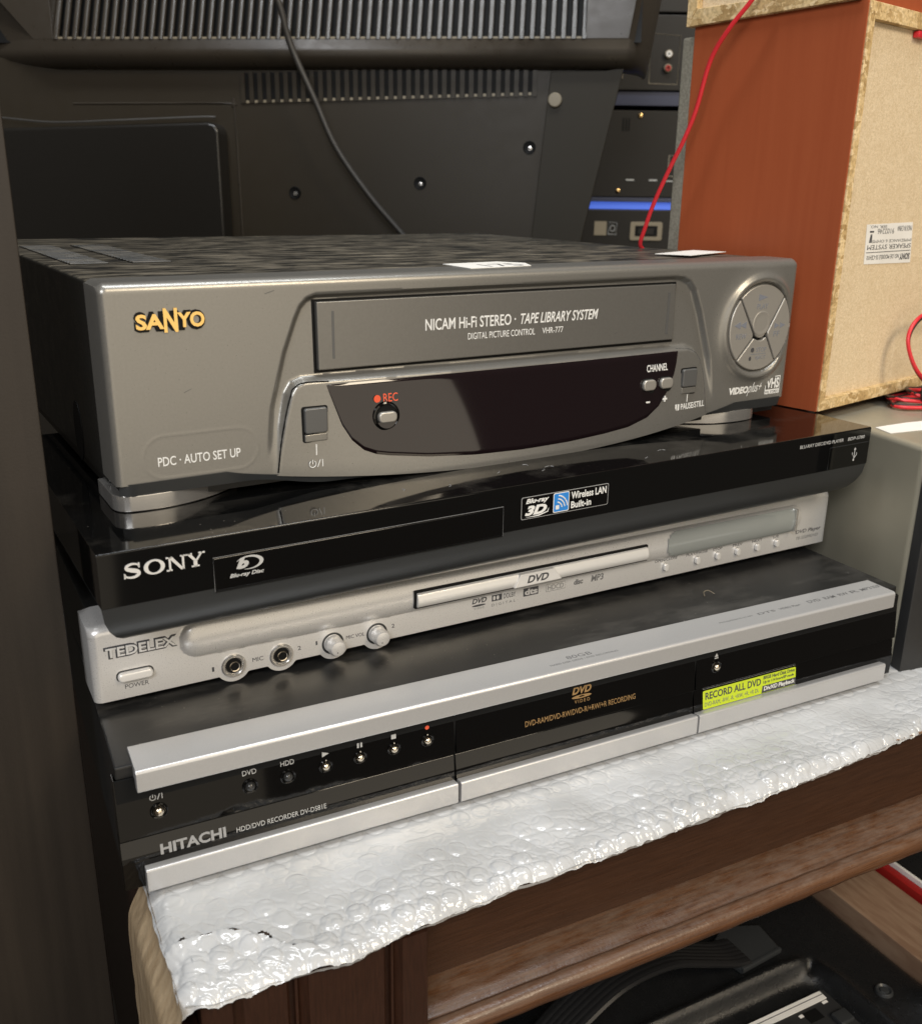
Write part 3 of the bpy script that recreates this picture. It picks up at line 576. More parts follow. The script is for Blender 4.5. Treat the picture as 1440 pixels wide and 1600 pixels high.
tube('usb_mark', M['mid_ink'], S, [(417.6, 0, 124.6), (417.9, 0, 131.0)], .28, 5); tube('usb_mark', M['mid_ink'], S, [(417.7, 0, 126.2), (416, 0, 128), (416, 0, 129.2)], .22, 5); tube('usb_mark', M['mid_ink'], S, [(417.7, 0, 125.6), (419.6, 0, 127.4), (419.6, 0, 128.8)], .22, 5)
flat('usb_mark', M['mid_ink'], S, [(417, 130.6), (418.8, 130.6), (417.9, 132)], 0, .1); flat('usb_mark', M['mid_ink'], S, circ(417.6, 124.6, .65, 12), 0, .1)
for x in (40, 390):
    for y in (55, 180): prism('foot', M['void'], S, circ(x, y, 10, 18), 97.2, 102, 'z')
for i in range(26):
    x, y = random.uniform(130, 300), random.uniform(2, 28); a = random.uniform(0, 3)
    if i < 8: tube('dust_fibre', M['grey_ink'], S, [(x, y, 142.75), (x + 2.5 * math.cos(a), y + 2 * math.sin(a), 142.85), (x + 5 * math.cos(a + .5), y + 3 * math.sin(a + .5), 142.75)], .1, 4, 3)

# ================================================================== VIDEO RECORDER (top)
V = thing('video_recorder', 'grey cassette video recorder with round jog of keys, on top of the stack', 'video recorder', (18.637, 52.514, 0), R(4.6931))
VW, VT = 389.67, 234.6
arch = [(62, 120), (63, 146), (67.5, 180), (74, 203), (79.5, 217), (82, 222), (85, 225), (89, 226.3), (294, 227), (300, 226.4), (305, 224.2), (309, 220), (315, 207), (324, 182), (330.5, 150), (333, 120)]
pod = [(67.0, 120), (68.5, 152), (72, 172), (75.6, 185), (78, 188.6), (82, 190), (306, 188.8), (312, 186.6), (316, 182), (319, 175), (324, 152), (327, 120)]
pill = rrect(11.4, 60, 155.6, 173.4, 8.9)
def vd(x, z):
    x = np.asarray(x, float); z = np.asarray(z, float)
    A = ss(1.3, -1.3, sdf(x, z, arch)); Pp = ss(2.6, -.8, sdf(x, z, pod))
    t = np.clip((190 - z) / 45, 0, 1); b = 8.5 * np.clip(1 - ((x - 196) / 128) ** 2, 0, 1) * (.22 + .78 * t)
    d = A * (Pp * (.9 + b) + (1 - Pp) * (-3.2 * ss(156, 186, z)))
    r = np.hypot(x - 360.5, z - 197.0)
    rf = ss(388.5, 372, x); d = d + rf * 1.9 * np.exp(-((r - 27.6) / 2.3) ** 2) * (r > 25.2) + np.where(r < 25.2, -1.2, 0) + rf * .9 * np.exp(-((r - 29) / 5.5) ** 2)
    d = d + .05 * np.exp(-(np.abs(sdf(x, z, pill)) / .45) ** 2)
    return d
def vzb(x): return 154.4 - 12.2 * np.clip(1 - ((x - 196) / 150) ** 2, 0, 1) ** .8 - 1.2 * ss(70, 20, x) * 0
def vfn(x, v):
    zb = vzb(x); top = VT - 4.2
    z = np.where(v < 1, zb + .8 - .8 * v, np.where(v < 2, zb + (v - 1) * (top - zb), top)); y = np.where(v < 1, (1 - v) * 9, 0.0)
    a = np.clip(v - 2, 0, 1) * math.pi / 2; z = np.where(v >= 2, top + 4.2 * np.sin(a), z); y = np.where(v >= 2, 4.2 - 4.2 * np.cos(a), y); y = np.where(v >= 3, 4.2 + (v - 3) * 19.2, y)
    r1, r2 = 3.0, 4.2; e1 = np.clip(r1 - x, 0, r1); e2 = np.clip(x - (VW - r2), 0, r2)
    yo = (r1 - np.sqrt(np.clip(r1 * r1 - e1 * e1, 0, None))) + (r2 - np.sqrt(np.clip(r2 * r2 - e2 * e2, 0, None)))
    low = ss(1.0, 1.02, v); fade = np.where(v < 2, 1, np.clip(3 - v, 0, 1))
    zc = np.where(v < 1, zb, z)
    y = y - vd(x, zc) * fade * np.where(v < 1, v, 1) + yo * np.where(v >= 3, np.clip(4 - v, 0, 1), 1)
    z = z - np.where(v >= 2, 1.6 * ss(0, 1, np.clip((e1 / r1), 0, 1)) + 2.4 * ss(0, 1, np.clip(e2 / r2, 0, 1)), 0) * np.clip(v - 2, 0, 1)
    xe = (x <= .001) | (x >= VW - .001); y = np.where(xe, 23.4, y)
    return x, y, z
XS = np.concatenate([[0, .01, .12, .3, .6, 1, 1.5, 2.1, 3], np.arange(3.6, VW - 4.4, .66), [VW - 4, VW - 2.8, VW - 1.8, VW - 1, VW - .5, VW - .2, VW - .02, VW]])
sheet('front_shell', M['taupe'], V, XS, np.concatenate([[0, .5, .97], np.linspace(1, 2, 128), np.linspace(2.07, 3, 14), [3.3, 3.7, 4]]), vfn, None, 42)
def vy(o): return lambda x, z: -vd(x, z) - o
box('lid', M['black_lid'], V, 1.2, VW - 1.2, 22.6, 346, 150, VT - 1.0, 1.6, 3)
box('underside', M['black_sat'], V, 3, VW - 3, 6, 344, 145.2, 150.2, .5)
for x0, x1 in ((11, 29), (40, 59)):
    for k in range(24): box('lid_louvre', M['black_lid'], V, x0, x1, 108 + k * 6.4, 108 + k * 6.4 + 4.2, VT - 1.2, VT - .2, .3, 1)
def skfn(x, v): zl = 144.5 + 4.9 * (1 - ss(54, 92, x) * (1 - ss(276, 316, x))); z = zl + v * (vzb(x) + .6 - zl); return x, -.7 - np.clip(vd(x, vzb(x)) - .9, 0, 9) * .9 + 1.5 * (1 - v) + 3 * ss(6, 0, np.minimum(x, VW - x)), np.maximum(z, 144.4 + .0 * x) - 2.2 * np.clip(1 - ((x - 196) / 120) ** 2, 0, 1) * (1 - v) * 0
sheet('lower_skirt', M['skirt'], V, np.linspace(1.5, VW - 1.5, 160), np.linspace(0, 1, 6), skfn, None, 0)
prism('front_foot', M['chrome'], V, [(-.6, 34), (-.8, 9), (-.3, 6.4), (.8, 4.1), (2.6, 2.2), (5.5, 1.0), (10, .4)] + [(x_, .2 + 16.5 * ((x_ - 15) / 40) ** 2) for x_ in range(15, 56, 2)] + [(55.4, 34)], 143.0, 149.7, 'z', .35, 2, 50)
prism('front_foot', M['chrome'], V, [(311.6, 34)] + [(x_, .2 + 16.5 * ((352 - x_) / 40) ** 2) for x_ in range(312, 353, 2)] + [(358, .4), (363, 1.2), (366.5, 2.8), (368.6, 5), (369.6, 7.4), (370, 34)], 143.0, 149.7, 'z', .35, 2, 50)
for x in (30, 360): prism('rear_foot', M['void'], V, circ(x, 300, 10, 18), 142.9, 146, 'z')
# cassette door
flat('door_gap', M['void'], V, [(88.2, 193.0), (297.2, 192.8), (297.0, 224.6), (87.9, 224.6)], 3.3, .5)
dd = prism('cassette_door', M['taupe_door'], V, [(89.4, 194.4), (296.0, 194.4), (295.0, 223.7), (89.2, 223.7)], 3.4, .6, 'y', .5, 3)
for x0, x1 in ((96.0, 97.2), (99.0, 99.3)): box('door_groove', M['greykey'], dd, x0, x1, .52, .7, 199, 219.6) if x1 - x0 > .5 else None
box('door_groove', M['greykey'], dd, 289.8, 291.6, .52, .7, 197.5, 219.4)
text('door_lettering', dd, 'NICAM Hi-Fi STEREO \u00b7', 142.4, 192.4, 208.3, 213.6, .58, M['white_ink'], 0, .012)
text('door_lettering', dd, 'TAPE LIBRARY SYSTEM', 195.2, 243.0, 208.3, 213.4, .58, M['white_ink'], .25, .012)
text('door_lettering', dd, 'DIGITAL PICTURE CONTROL', 165.4, 204.0, 202.8, 205.9, .58, M['white_ink']); text('door_lettering', dd, 'VHR-777', 208.4, 221.2, 202.9, 205.8, .58, M['white_ink'])
# display window
top = lambda x: 188.3 + 0 * x
def lowz(x):
    xs_ = np.array([91.9, 94.5, 98, 102.5, 108, 114, 120, 140, 165, 192, 220, 245, 262, 276, 285, 291, 295.5, 298]); zs_ = np.array([187.5, 180, 170, 162.5, 157.5, 155.0, 153.8, 151.0, 149.0, 148.3, 148.6, 149.8, 151.2, 154.6, 160.0, 167, 176, 187.5])
    return np.interp(x, xs_, zs_)
def dispfn(o):
    def f(x, v): z = lowz(x) + v * (top(x) - lowz(x)); return x, -vd(x, z) - o * np.minimum(1, np.minimum(v, 1 - v) * 24) * np.minimum(1, np.minimum(x - 91.8, 298.1 - x) * .8), z
    return f
sheet('display_window', M['purple'], V, np.concatenate([np.arange(91.9, 124, .7), np.arange(124, 270, 2.2), np.arange(270, 298.1, .7)]), np.linspace(0, 1, 40), dispfn(.55), None, 0)
def yw(x, z, o=0): return float(-vd(x, z)) - o
def key_at(name, m, p, poly, h, o=0, bv=.5):
    cx = sum(q[0] for q in poly) / len(poly); cz = sum(q[1] for q in poly) / len(poly); y = yw(cx, cz, o)
    return prism(name, m, p, poly, y + .6, y - h, 'y', bv, 3)
key_at('power_key_well', M['void'], V, rrect(79.6, 91.7, 163.6, 179.6, 1.2), .12, 0, 0); key_at('power_key', M['greykey'], V, rrect(80.3, 91.0, 167.8, 179.0, 1.2), 2.0, 0, .7); key_at('power_key_ledge', M['taupe'], V, rrect(80.3, 91.0, 164.0, 167.4, .6), .9, 0, .5)
key_at('pause_key_well', M['void'], V, rrect(301.0, 313.0, 163.8, 178.6, 1.2), .12, 0, 0); key_at('pause_key', M['greykey'], V, rrect(301.7, 312.3, 168.2, 178.0, 1.2), 1.8, 0, .7); key_at('pause_key_ledge', M['taupe'], V, rrect(301.7, 312.3, 164.4, 167.8, .6), .9, 0, .5)
box('key_mark', M['white_ink'], V, 85.4, 85.9, yw(85.6, 160, .1), yw(85.6, 160) + .1, 157.6, 162.6); box('key_mark', M['white_ink'], V, 306.8, 307.3, yw(307, 160, .1), yw(307, 160) + .1, 159.6, 163.8)
power_icon(V, 83.4, 153.9, yw(88, 154, .12), 1.55, M['white_ink'])
text('key_caption', V, '\u2759\u2759', 297.4, 300.4, 155.6, 158.8, vy(0), M['white_ink']) if False else None
for a in (297.8, 299.6): box('pause_mark', M['white_ink'], V, a, a + 1.1, yw(299, 157, .1), yw(299, 157) + .1, 155.6, 159.0)
text('key_caption', V, 'PAUSE/STILL', 302.2, 321.6, 155.6, 159.0, vy(.08), M['white_ink'], 0, .012)
text('key_caption', V, 'REC', 118.4, 125.6, 178.4, 182.2, vy(.55), M['red_ink']); xq = 115.2
flat('record_mark', M['red_ink'], V, circ(xq, 180.2, 1.7, 18), yw(xq, 180.2, .75), .25)
lathe('record_key_ring', M['gloss'], V, 119.4, 172.0, [(6.8, .4), (6.6, -.6), (5.9, -.9), (5.2, -.3), (4.9, .3)], 32, yw(119.4, 172, .4)); flat('record_key_well', M['void'], V, circ(119.4, 172, 5.4, 24), yw(119.4, 172, .5), .12)
key_at('record_key', M['key'], V, rrect(114.9, 124.2, 169.2, 174.2, 2.2), 2.6, 0, .8); 
for x in (276.0, 288.6):
    key_at('channel_key_well', M['void'], V, rrect(x - 4.9, x + 4.9, 167.2, 175.6, 2.8), .8, 0, .2); key_at('channel_key', M['key'], V, rrect(x - 4.4, x + 4.4, 169.2, 175.0, 2.4), 2.6, 0, .8)
text('key_caption', V, 'CHANNEL', 275.0, 290.2, 178.8, 182.6, vy(.55), M['white_ink'], 0, .01)
box('minus_mark', M['white_ink'], V, 274.6, 277.4, yw(276, 163, .65), yw(276, 163), 162.4, 163.3)
box('plus_mark', M['white_ink'], V, 287.2, 290.4, yw(289, 163, .65), yw(289, 163), 162.9, 163.8); box('plus_mark', M['white_ink'], V, 288.4, 289.3, yw(289, 163, .66), yw(289, 163), 161.8, 165.0)
# seam of the lower panel
sp_ = [(68.2, 151.4), (70, 163), (72.4, 174), (75.6, 185), (77.4, 188), (80.5, 189.6), (86, 189.9), (93, 189.6)]
tube('panel_seam', M['void'], V, [tuple((q.x, yw(q.x, q.z, -.1), q.z)) for q in catmull([(a, 0, b) for a, b in sp_], 5)], .42, 5)
sp_ = [(298, 189.3), (306, 188.8), (311.5, 186.6), (316, 182), (319, 175), (321.5, 164), (324, 152)]
tube('panel_seam', M['greykey'], V, [tuple((q.x, yw(q.x, q.z, -.1), q.z)) for q in catmull([(a, 0, b) for a, b in sp_], 5)], .34, 5)
# round key cluster
cx0, cz0, rr = 360.5, 197.0, 24.2
def arc(a0, a1, n=14, r=rr): return [(r * math.cos(R(a0 + (a1 - a0) * i / n)), r * math.sin(R(a0 + (a1 - a0) * i / n))) for i in range(n + 1)]
g = .45
ucurve = [(5.4, -2.4), (4.0, -4.6), (2.0, -5.8), (-.4, -5.8), (-2.8, -4.6), (-4.4, -2.2)]
segs = {'play_key': arc(44.5, 135) + ucurve[::-1],
        'rewind_key': arc(137, 226) + [(-5.0, -4.8), (-5.6, -2.8)],
        'stop_key': arc(228, 306) + [(5.6, -5.4), (4.4, -6.2), (2.2, -7.2), (-.6, -7.2), (-3.2, -6.2), (-4.3, -5.6)],
        'forward_key': arc(308, 402.5) + [(6.6, -2.6), (6.6, -4.6)]}
keys = {}
lathe('key_cluster_base', M['void'], V, cx0, cz0, [(25.1, 1.3), (25.1, .9), (0, .9)], 48, 0)
for nm, q in segs.items():
    keys[nm] = prism(nm, M['key'], V, [(cx0 + a, cz0 + b) for a, b in q], 1.2, -1.6, 'y', .7, 3, 40)
lathe('key_dimple', M['key'], keys['play_key'], cx0 + .6, cz0 + 2.6, [(7.0, -.02), (6.6, -.22), (6.0, -.2), (4.5, .05), (2.5, .12), (0, .14)], 32, -1.62)
text('key_caption', keys['play_key'], 'PLAY', cx0 - 4.4, cx0 + 4.4, cz0 + 10.6, cz0 + 13.6, -1.6, M['key_ink']); flat('play_mark', M['key_ink'], keys['play_key'], [(cx0 - 3.6, cz0 + 15.2), (cx0 - 3.6, cz0 + 19.0), (cx0 + 3.8, cz0 + 17.1)], -1.6, .08)
text('key_caption', keys['rewind_key'], 'REW', cx0 - 18.8, cx0 - 10.8, cz0 - 5.6, cz0 - 2.6, -1.6, M['key_ink'])
for a in (-16.2, -11.6): flat('rewind_mark', M['key_ink'], keys['rewind_key'], [(cx0 + a - 5.0, cz0 + 2.2), (cx0 + a, cz0 + 4.2), (cx0 + a, cz0 + .2)], -1.6, .08)
text('key_caption', keys['forward_key'], 'FF', cx0 + 11.4, cx0 + 16.4, cz0 - 5.6, cz0 - 2.6, -1.6, M['key_ink'])
for a in (11.4, 16.0): flat('forward_mark', M['key_ink'], keys['forward_key'], [(cx0 + a, cz0 + 2.2), (cx0 + a, cz0 - 1.0), (cx0 + a + 4.4, cz0 + .6)], -1.6, .08)
text('key_caption', keys['stop_key'], 'STOP', cx0 - 1.4, cx0 + 6.6, cz0 - 13.8, cz0 - 11.2, -1.6, M['key_ink']); text('key_caption', keys['stop_key'], 'EJECT', cx0 - 1.4, cx0 + 6.6, cz0 - 18.4, cz0 - 16.0, -1.6, M['key_ink'])
flat('stop_mark', M['dark_ink'], keys['stop_key'], circ(cx0 - 4.6, cz0 - 12.4, 1.4, 14), -1.6, .08); box('stop_mark', M['key_ink'], keys['stop_key'], cx0 - 5.8, cx0 + 6.6, -1.66, -1.5, cz0 - 15.0, cz0 - 14.7); flat('stop_mark', M['dark_ink'], keys['stop_key'], circ(cx0 - 6.0, cz0 - 17.2, 1.0, 14, 1.3), -1.6, .08)
# front lettering
lo = text('brand_plate', V, 'SANYO', 12.6, 40.6, 215.4, 223.4, 0, M['void'], 0, .085, thick=.5)
for s, a, b, z0, z1 in (('SA', 13.1, 24.0, 216.4, 222.4), ('N', 23.9, 29.4, 215.0, 224.4), ('YO', 29.3, 40.2, 216.6, 222.6)):
    text('brand_lettering', V, s, a, b, z0, z1, -.5, M['gold'], 0, .035, thick=.4)
text('feature_lettering', V, 'PDC \u00b7 AUTO SET UP', 17.2, 52.0, 160.8, 164.7, vy(0), M['white_ink'], 0, .008)
text('feature_lettering', V, 'VIDEO', 342.0, 357.4, 159.4, 163.6, vy(0), M['white_ink'], .1, .05); text('feature_lettering', V, 'plus+', 356.6, 368.4, 157.6, 165.4, vy(0), M['white_ink'], .45, .0)
fr = flat('tape_logo', M['white_ink'], V, [(371.6, 157.2), (383.8, 157.2), (383.8, 167.6), (371.6, 167.6)], yw(377, 163, .0), .1); flat('tape_logo_ground', M['taupe_door'], fr, [(372.1, 159.9), (383.3, 159.9), (383.3, 167.1), (372.1, 167.1)], yw(377, 163, .1), .06)
text('tape_lettering', fr, 'VHS', 372.5, 382.9, 160.4, 166.6, yw(377, 163, .17), M['white_ink'], .0, .03); text('tape_lettering', fr, 'PAL STEREO', 372.2, 383.2, 157.6, 159.2, yw(377, 163, .11), M['greykey'])
for q in ([(66.2, 228.0), (70.4, 229.2), (70.3, 229.5), (66.0, 228.3)], [(30, 190.2), (33.2, 191.6), (33.1, 191.8), (29.9, 190.5)], [(255, 199.6), (256.4, 200.8), (256.2, 200.9), (254.9, 199.9)]):
    flat('scuff_mark', M['greykey'], V, q, .0 if q[0][0] < 100 else .62, .05)
# paper labels and side grip hole
tk = prism('lot_ticket', M['paper'], V, [(169.5, -0.0 + 5.6), (207, 10), (214, 25), (206, 38), (171, 34)], VT + .15, VT + .45, 'z')
text('lot_number', tk, '175', 184, 205, 10.5, 24, VT + .46, M['faint_ink'], plane='top', thick=.03)
prism('paper_slip', M['paper'], V, [(331, 58), (380, 77), (388.5, 57), (341, 38.5)], VT + .2, VT + .5, 'z')
prism('grip_hole', M['void'], V, [(75 + 9 * math.cos(t), 162 + 14 * math.sin(t)) for t in np.linspace(0, 2 * math.pi, 24)[:-1]], .9, 1.4, 'x')
lathe('side_screw', M['chrome'], V, 0, 0, [(3, 0), (2.4, -1), (0, -1.2)], 16, 0).matrix_local = Matrix.Translation(Vector((1.1, 200, 205)) * MM) @ Matrix.Rotation(R(-90), 4, 'Z')

# ================================================================== GREY BOX AND SPEAKERS AT RIGHT
A = thing('hifi_unit', 'putty grey metal hi-fi unit with charcoal front, right of the stack under the speaker', 'hi-fi unit', (441, 5.5, 0), R(-8))
box('cover', M['putty'], A, 0, 330, 4, 300, 1.5, 136.8, 3.5, 4)
box('front_panel', M['front_black'], A, .6, 330, -4, 4.0, 0, 131, 1.2)
box('base_plate', M['front_black'], A, 2, 328, 4.2, 298, 0, 1.4)
prism('paper_slip', M['paper'], A, [(6, 51), (4, 36), (34, 38), (62, 58), (33, 56)], 136.9, 137.2, 'z')
text('slip_lettering', A, 'LOT', 26, 40, 47, 52, 137.22, M['faint_ink'], plane='top', thick=.03) if False else None

Q = thing('lower_speaker', 'red brown speaker with pale chipboard back and upside-down label, standing on the grey hi-fi unit', 'speaker', (431, 80, 143.4), R(14), 'wooden speakers stacked at the right')
box('side_panel', M['red_lam'], Q, 0, 1.2, 1.2, 114.2, 0, 226.6)
box('cabinet', M['red_lam'], Q, 1.25, 170, 6.2, 114, .8, 226.4)
box('back_panel', M['chip'], Q, 7.2, 163, 4.2, 6.1, 7.2, 217.5)
prism('edge_rim', M['osb'], Q, [(1.3, 0), (7.4, 7.2), (7.2, 217.6), (1.3, 226.4)], 0, 6.2, 'y', .3, 1)
prism('edge_rim', M['osb'], Q, [(1.3, 0), (170, 0), (163, 7.2), (7.4, 7.2)], .1, 6.1, 'y', .3, 1)
prism('edge_rim', M['osb'], Q, [(1.3, 226.4), (7.2, 217.6), (163, 217.6), (170, 226.4)], .1, 6.1, 'y', .3, 1)
prism('edge_rim', M['osb'], Q, [(170, 0), (170, 226.4), (163, 217.4), (163, 7.4)], 0, 6.2, 'y', .3, 1)
box('grille_frame', M['felt'], Q, 1.0, 168, 114.4, 124.5, 3, 219, 2, 3)
lb = prism('rating_label', M['paper'], Q, [(37, 109.4), (95.5, 110.2), (100, 85), (39.6, 86)], 4.1, 3.9, 'y')
text('label_lettering', lb, 'SONY', 84, 97.6, 87.2, 91.2, 3.88, M['dark_ink'], 0, .03, True); text('label_lettering', lb, 'NO. DE MODELE SS-CEH10', 42, 83, 88.4, 91.0, 3.88, M['dark_ink'], 0, 0, True)
box('label_rule', M['dark_ink'], lb, 40.4, 97.6, 3.8, 3.88, 92.6, 93.0); text('label_lettering', lb, 'SPEAKER SYSTEM', 41, 97, 94.4, 97.2, 3.88, M['dark_ink'], 0, 0, True)
text('label_lettering', lb, 'IMPEDANCE 6 OHMS', 46, 96.6, 98.4, 100.2, 3.88, M['faint_ink'], 0, 0, True)
text('label_lettering', lb, '9102246', 51, 72, 103.6, 106.8, 3.88, M['faint_ink'], 0, 0, True); text('label_lettering', lb, 'MADE IN CHINA', 76, 95, 105, 108.2, 3.88, M['faint_ink'], 0, 0, True); text('label_lettering', lb, 'SER. NO.', 41, 62, 107.2, 108.8, 3.88, M['faint_ink'], 0, 0, True)
box('label_bin_mark', M['dark_ink'], lb, 41.6, 46.6, 3.8, 3.88, 104.6, 105.6); flat('label_bin_mark', M['faint_ink'], lb, [(42, 98.6), (46, 98.6), (43, 103.6), (45, 103.6)], 3.88, .06)
for x in (66.5,): box('terminal', M['redwire'], Q, x - 7, x + 6, 0, 4.0, 213.5, 217.3, 1.0)
for x in (12, 150):
    for y in (14, 104): prism('foot', M['front_black'], Q, circ(x, y, 5, 16), -6.5, .6, 'z')
Q2 = thing('upper_speaker', 'second red brown speaker lying on top of the lower one, chipboard rim facing left', 'speaker', (431, 80, 143.4 + 227), R(14), 'wooden speakers stacked at the right')
box('cabinet', M['red_lam'], Q2, 2.6, 170, 4, 118, 0, 200, .8)
box('back_panel', M['chip'], Q2, 1.2, 2.5, 11, 111, 7, 195)
prism('edge_rim', M['osb'], Q2, [(4.1, 0.05), (118.4, -3.2), (111, 6.6), (11, 6.9)], -4, 2.4, 'x', .3, 1)
prism('edge_rim', M['osb'], Q2, [(118.4, -3.2), (118.4, 200), (111.2, 195), (111.2, 6.8)], -4, 2.4, 'x', .3, 1)
prism('edge_rim', M['osb'], Q2, [(4, 0.2), (10.9, 7.0), (10.9, 195), (4, 200)], -4, 2.4, 'x', .3, 1)

# red lead down the speaker side and the coil of twin wire
rw = [(409, 128, 395), (402.0, 140.6, 375.4), (396.6, 152, 361), (394.2, 163, 345), (393.0, 171, 318), (390.6, 178, 300), (388.5, 186, 285), (385.6, 197, 262), (384.4, 203, 246), (384.6, 207, 236.4), (390, 209, 231), (400.5, 212, 216), (401, 220, 180)]
tag(tube('red_wire', M['redwire'], None, rw, 1.35, 8, 6), 'thin red wire hanging down beside the red brown speaker side', 'wire')
CW = thing('wire_coil', 'loose coil of red and black twin wire on the grey hi-fi unit', 'wire')
z0 = 139
loop1 = [(566, 100, 196), (545, 97, 198), (524, 93, 194), (514, 90, 182), (519, 86, 165), (534, 84, 152), (556, 83, 143)]
tube('red_strand', M['redwire'], CW, loop1, 1.25, 8, 6); tube('black_strand', M['blackwire'], CW, [(a + 2.2, b + 1.2, c - 1.6) for a, b, c in loop1], 1.2, 8, 6)
import itertools
for k, (cxk, cyk, ra, rb, zz) in enumerate(((548, 88, 40, 16, 139.2), (556, 92, 46, 20, 141.4), (562, 90, 36, 17, 144))):
    pts = [(cxk + ra * math.cos(t) + 2 * math.sin(3 * t), cyk + rb * math.sin(t), zz + (2 * math.sin(t * 2 + k) if k else 0)) for t in np.linspace(.3 * k, 2 * math.pi + .3 * k, 30)]
    tube('red_strand', M['redwire'], CW, pts, 1.25, 8); tube('black_strand', M['blackwire'], CW, [(a * .996 + 2.2, b + 1.6, c + .8) for a, b, c in pts], 1.2, 8)
pts = [(536 + 18 * math.cos(t), 84 + 8 * math.cos(t), 150 + 11 * math.sin(t)) for t in np.linspace(0, 2 * math.pi, 26)]
tube('black_strand', M['blackwire'], CW, pts, 1.25, 8)

# ================================================================== TELEVISION BEHIND
TV = thing('television', 'black flat television seen from behind, vent slots along its back, behind the stack', 'television', (500, 480, 0), R(-33))
prism('back_panel', M['tv'], TV, [(-660, 60), (-20, 60), (15.8, 226), (46.6, 377), (46.6, 384), (-660, 384)], 0, 55, 'y', 1.5)
prism('side_plate', M['tv_flap'], TV, [(-52, 120), (-5, 120), (15.8, 226), (46.4, 375.5), (30, 373), (-19.5, 372), (-32, 227)], -4, 0.5, 'y', 1.0)
lathe('plate_clip', M['socket'], TV, -14.8, 348, [(6.4, 0), (6.4, -2.5), (5.5, -3.6), (0, -3.8)], 20, -4)
# upper housing: profile swept along x
hp = [(20, 373.5), (0, 373.5), (-5, 374.6), (-9.5, 377), (-13, 380.6), (-15, 385), (-15, 390), (-12.2, 397.5)]
bm = bmesh.new(); rows = []
for x0, sl_, y_ in ((-650, 0, 40), (-560, 0, 20), (-488, 1, 0), (45, 1, 0), (62, 1, 25), (70, 1, 60)):
    row = []
    for i, (y, z) in enumerate(hp + [(-12.2, 398.4), (29, 490), (75, 540)]):
        xx = x0; 
        if x0 < -480: xx = x0 - (z - 376) * (.9 if x0 > -520 else .9)
        row.append(bm.verts.new((xx + (0 if x0 < 0 else (z - 376) * .16), y + y_, z)))
    rows.append(row)
for a, b in zip(rows, rows[1:]):
    for i in range(len(a) - 1):
        if a is rows[2] and i >= 8: continue      # the vent band is open between the ends
        bm.faces.new((a[i], a[i + 1], b[i + 1], b[i]))
fin(bm, 'upper_housing', M['tv_gloss'], TV, 62)
prism('vent_backing', M['void'], TV, [(-5, 396), (41, 500), (43, 500), (-3, 396)], -560, 60, 'x')
rib_bm = None; N = 53; pitch = 490 / 52.5
def ribmesh(w):
    bm = bmesh.new(); sec = [(-w, 1.5), (-w, -.6), (-w * .7, -1.6), (0, -2.0), (w * .7, -1.6), (w, -.6), (w, 1.5)]; A_ = []
    for s in np.linspace(0, 1, 5): A_.append([bm.verts.new((a, b + s * 38 - 11.6, 398.2 + s * 84)) for a, b in sec])
    for a, b in zip(A_, A_[1:]):
        for i in range(len(sec) - 1): bm.faces.new((a[i], a[i + 1], b[i + 1], b[i]))
    bm.faces.new(A_[0]); return bm
rib0 = fin(ribmesh(2.4), 'vent_rib', M['tv_gloss'], TV)
nub0 = None
bm = bmesh.new(); box_bm(bm, -2.2, 2.2, -11.6, -4, 397.2, 400.2); bevel(bm, .8, 2); nub0 = fin(bm, 'slot_end', M['socket'], TV)
for i in range(N + 1):
    x = -485.5 + i * pitch
    o = rib0 if i == 0 else rib0.copy(); o.location.x = x * MM
    if i: COL.objects.link(o)
    if i < N:
        q = nub0 if i == 0 else nub0.copy(); q.location.x = (x + pitch / 2) * MM
        if i: COL.objects.link(q)
for x, w_ in ((-560, 70), (46, 26)):
    prism('housing_end', M['tv_gloss'], TV, [(-30, 398.3), (-21, 490), (10, 490), (0, 398.3)], x, x + w_, 'x', .5) if False else None
box_l = [(-488 - (398.4 - 376) * .9, 398.3), (-488, 398.3), (-488, 500), (-488 - (500 - 376) * .9, 500)]
prism('housing_end', M['tv_gloss'], TV, box_l, -11.6, 10, 'y', .5); prism('housing_end', M['tv_gloss'], TV, [(10.5, 398.3), (48.6, 398.3), (64, 500), (10.5, 500)], -11.6, 10, 'y', .5)
# lower slots
lv = prism('lower_vent', M['void'], TV, [(-309, 344.5), (-34.5, 353), (-34.5, 376.4), (-309, 370.4)], -.3, .5, 'y')
bm = bmesh.new(); box_bm(bm, -2.1, 2.1, -1.4, .4, -13.5, 13.5); bevel(bm, .6, 2); lr0 = fin(bm, 'lower_rib', M['tv'], TV)
bm = bmesh.new(); box_bm(bm, -1.4, 1.4, -1.5, .4, -1.2, 1.2); bevel(bm, .5, 2); ln0 = fin(bm, 'lower_slot_end', M['socket'], TV)
for i in range(34):
    x = -310 + i * 276 / 33; f = i / 33; z = 357.5 + 7.2 * f
    o = lr0 if i == 0 else lr0.copy(); o.location = Vector((x, 0, z)) * MM
    if i: COL.objects.link(o)
    if i < 33:
        o = ln0 if i == 0 else ln0.copy(); o.location = Vector((x + 4.2, 0, 345.4 + 8.4 * f)) * MM
        if i: COL.objects.link(o)
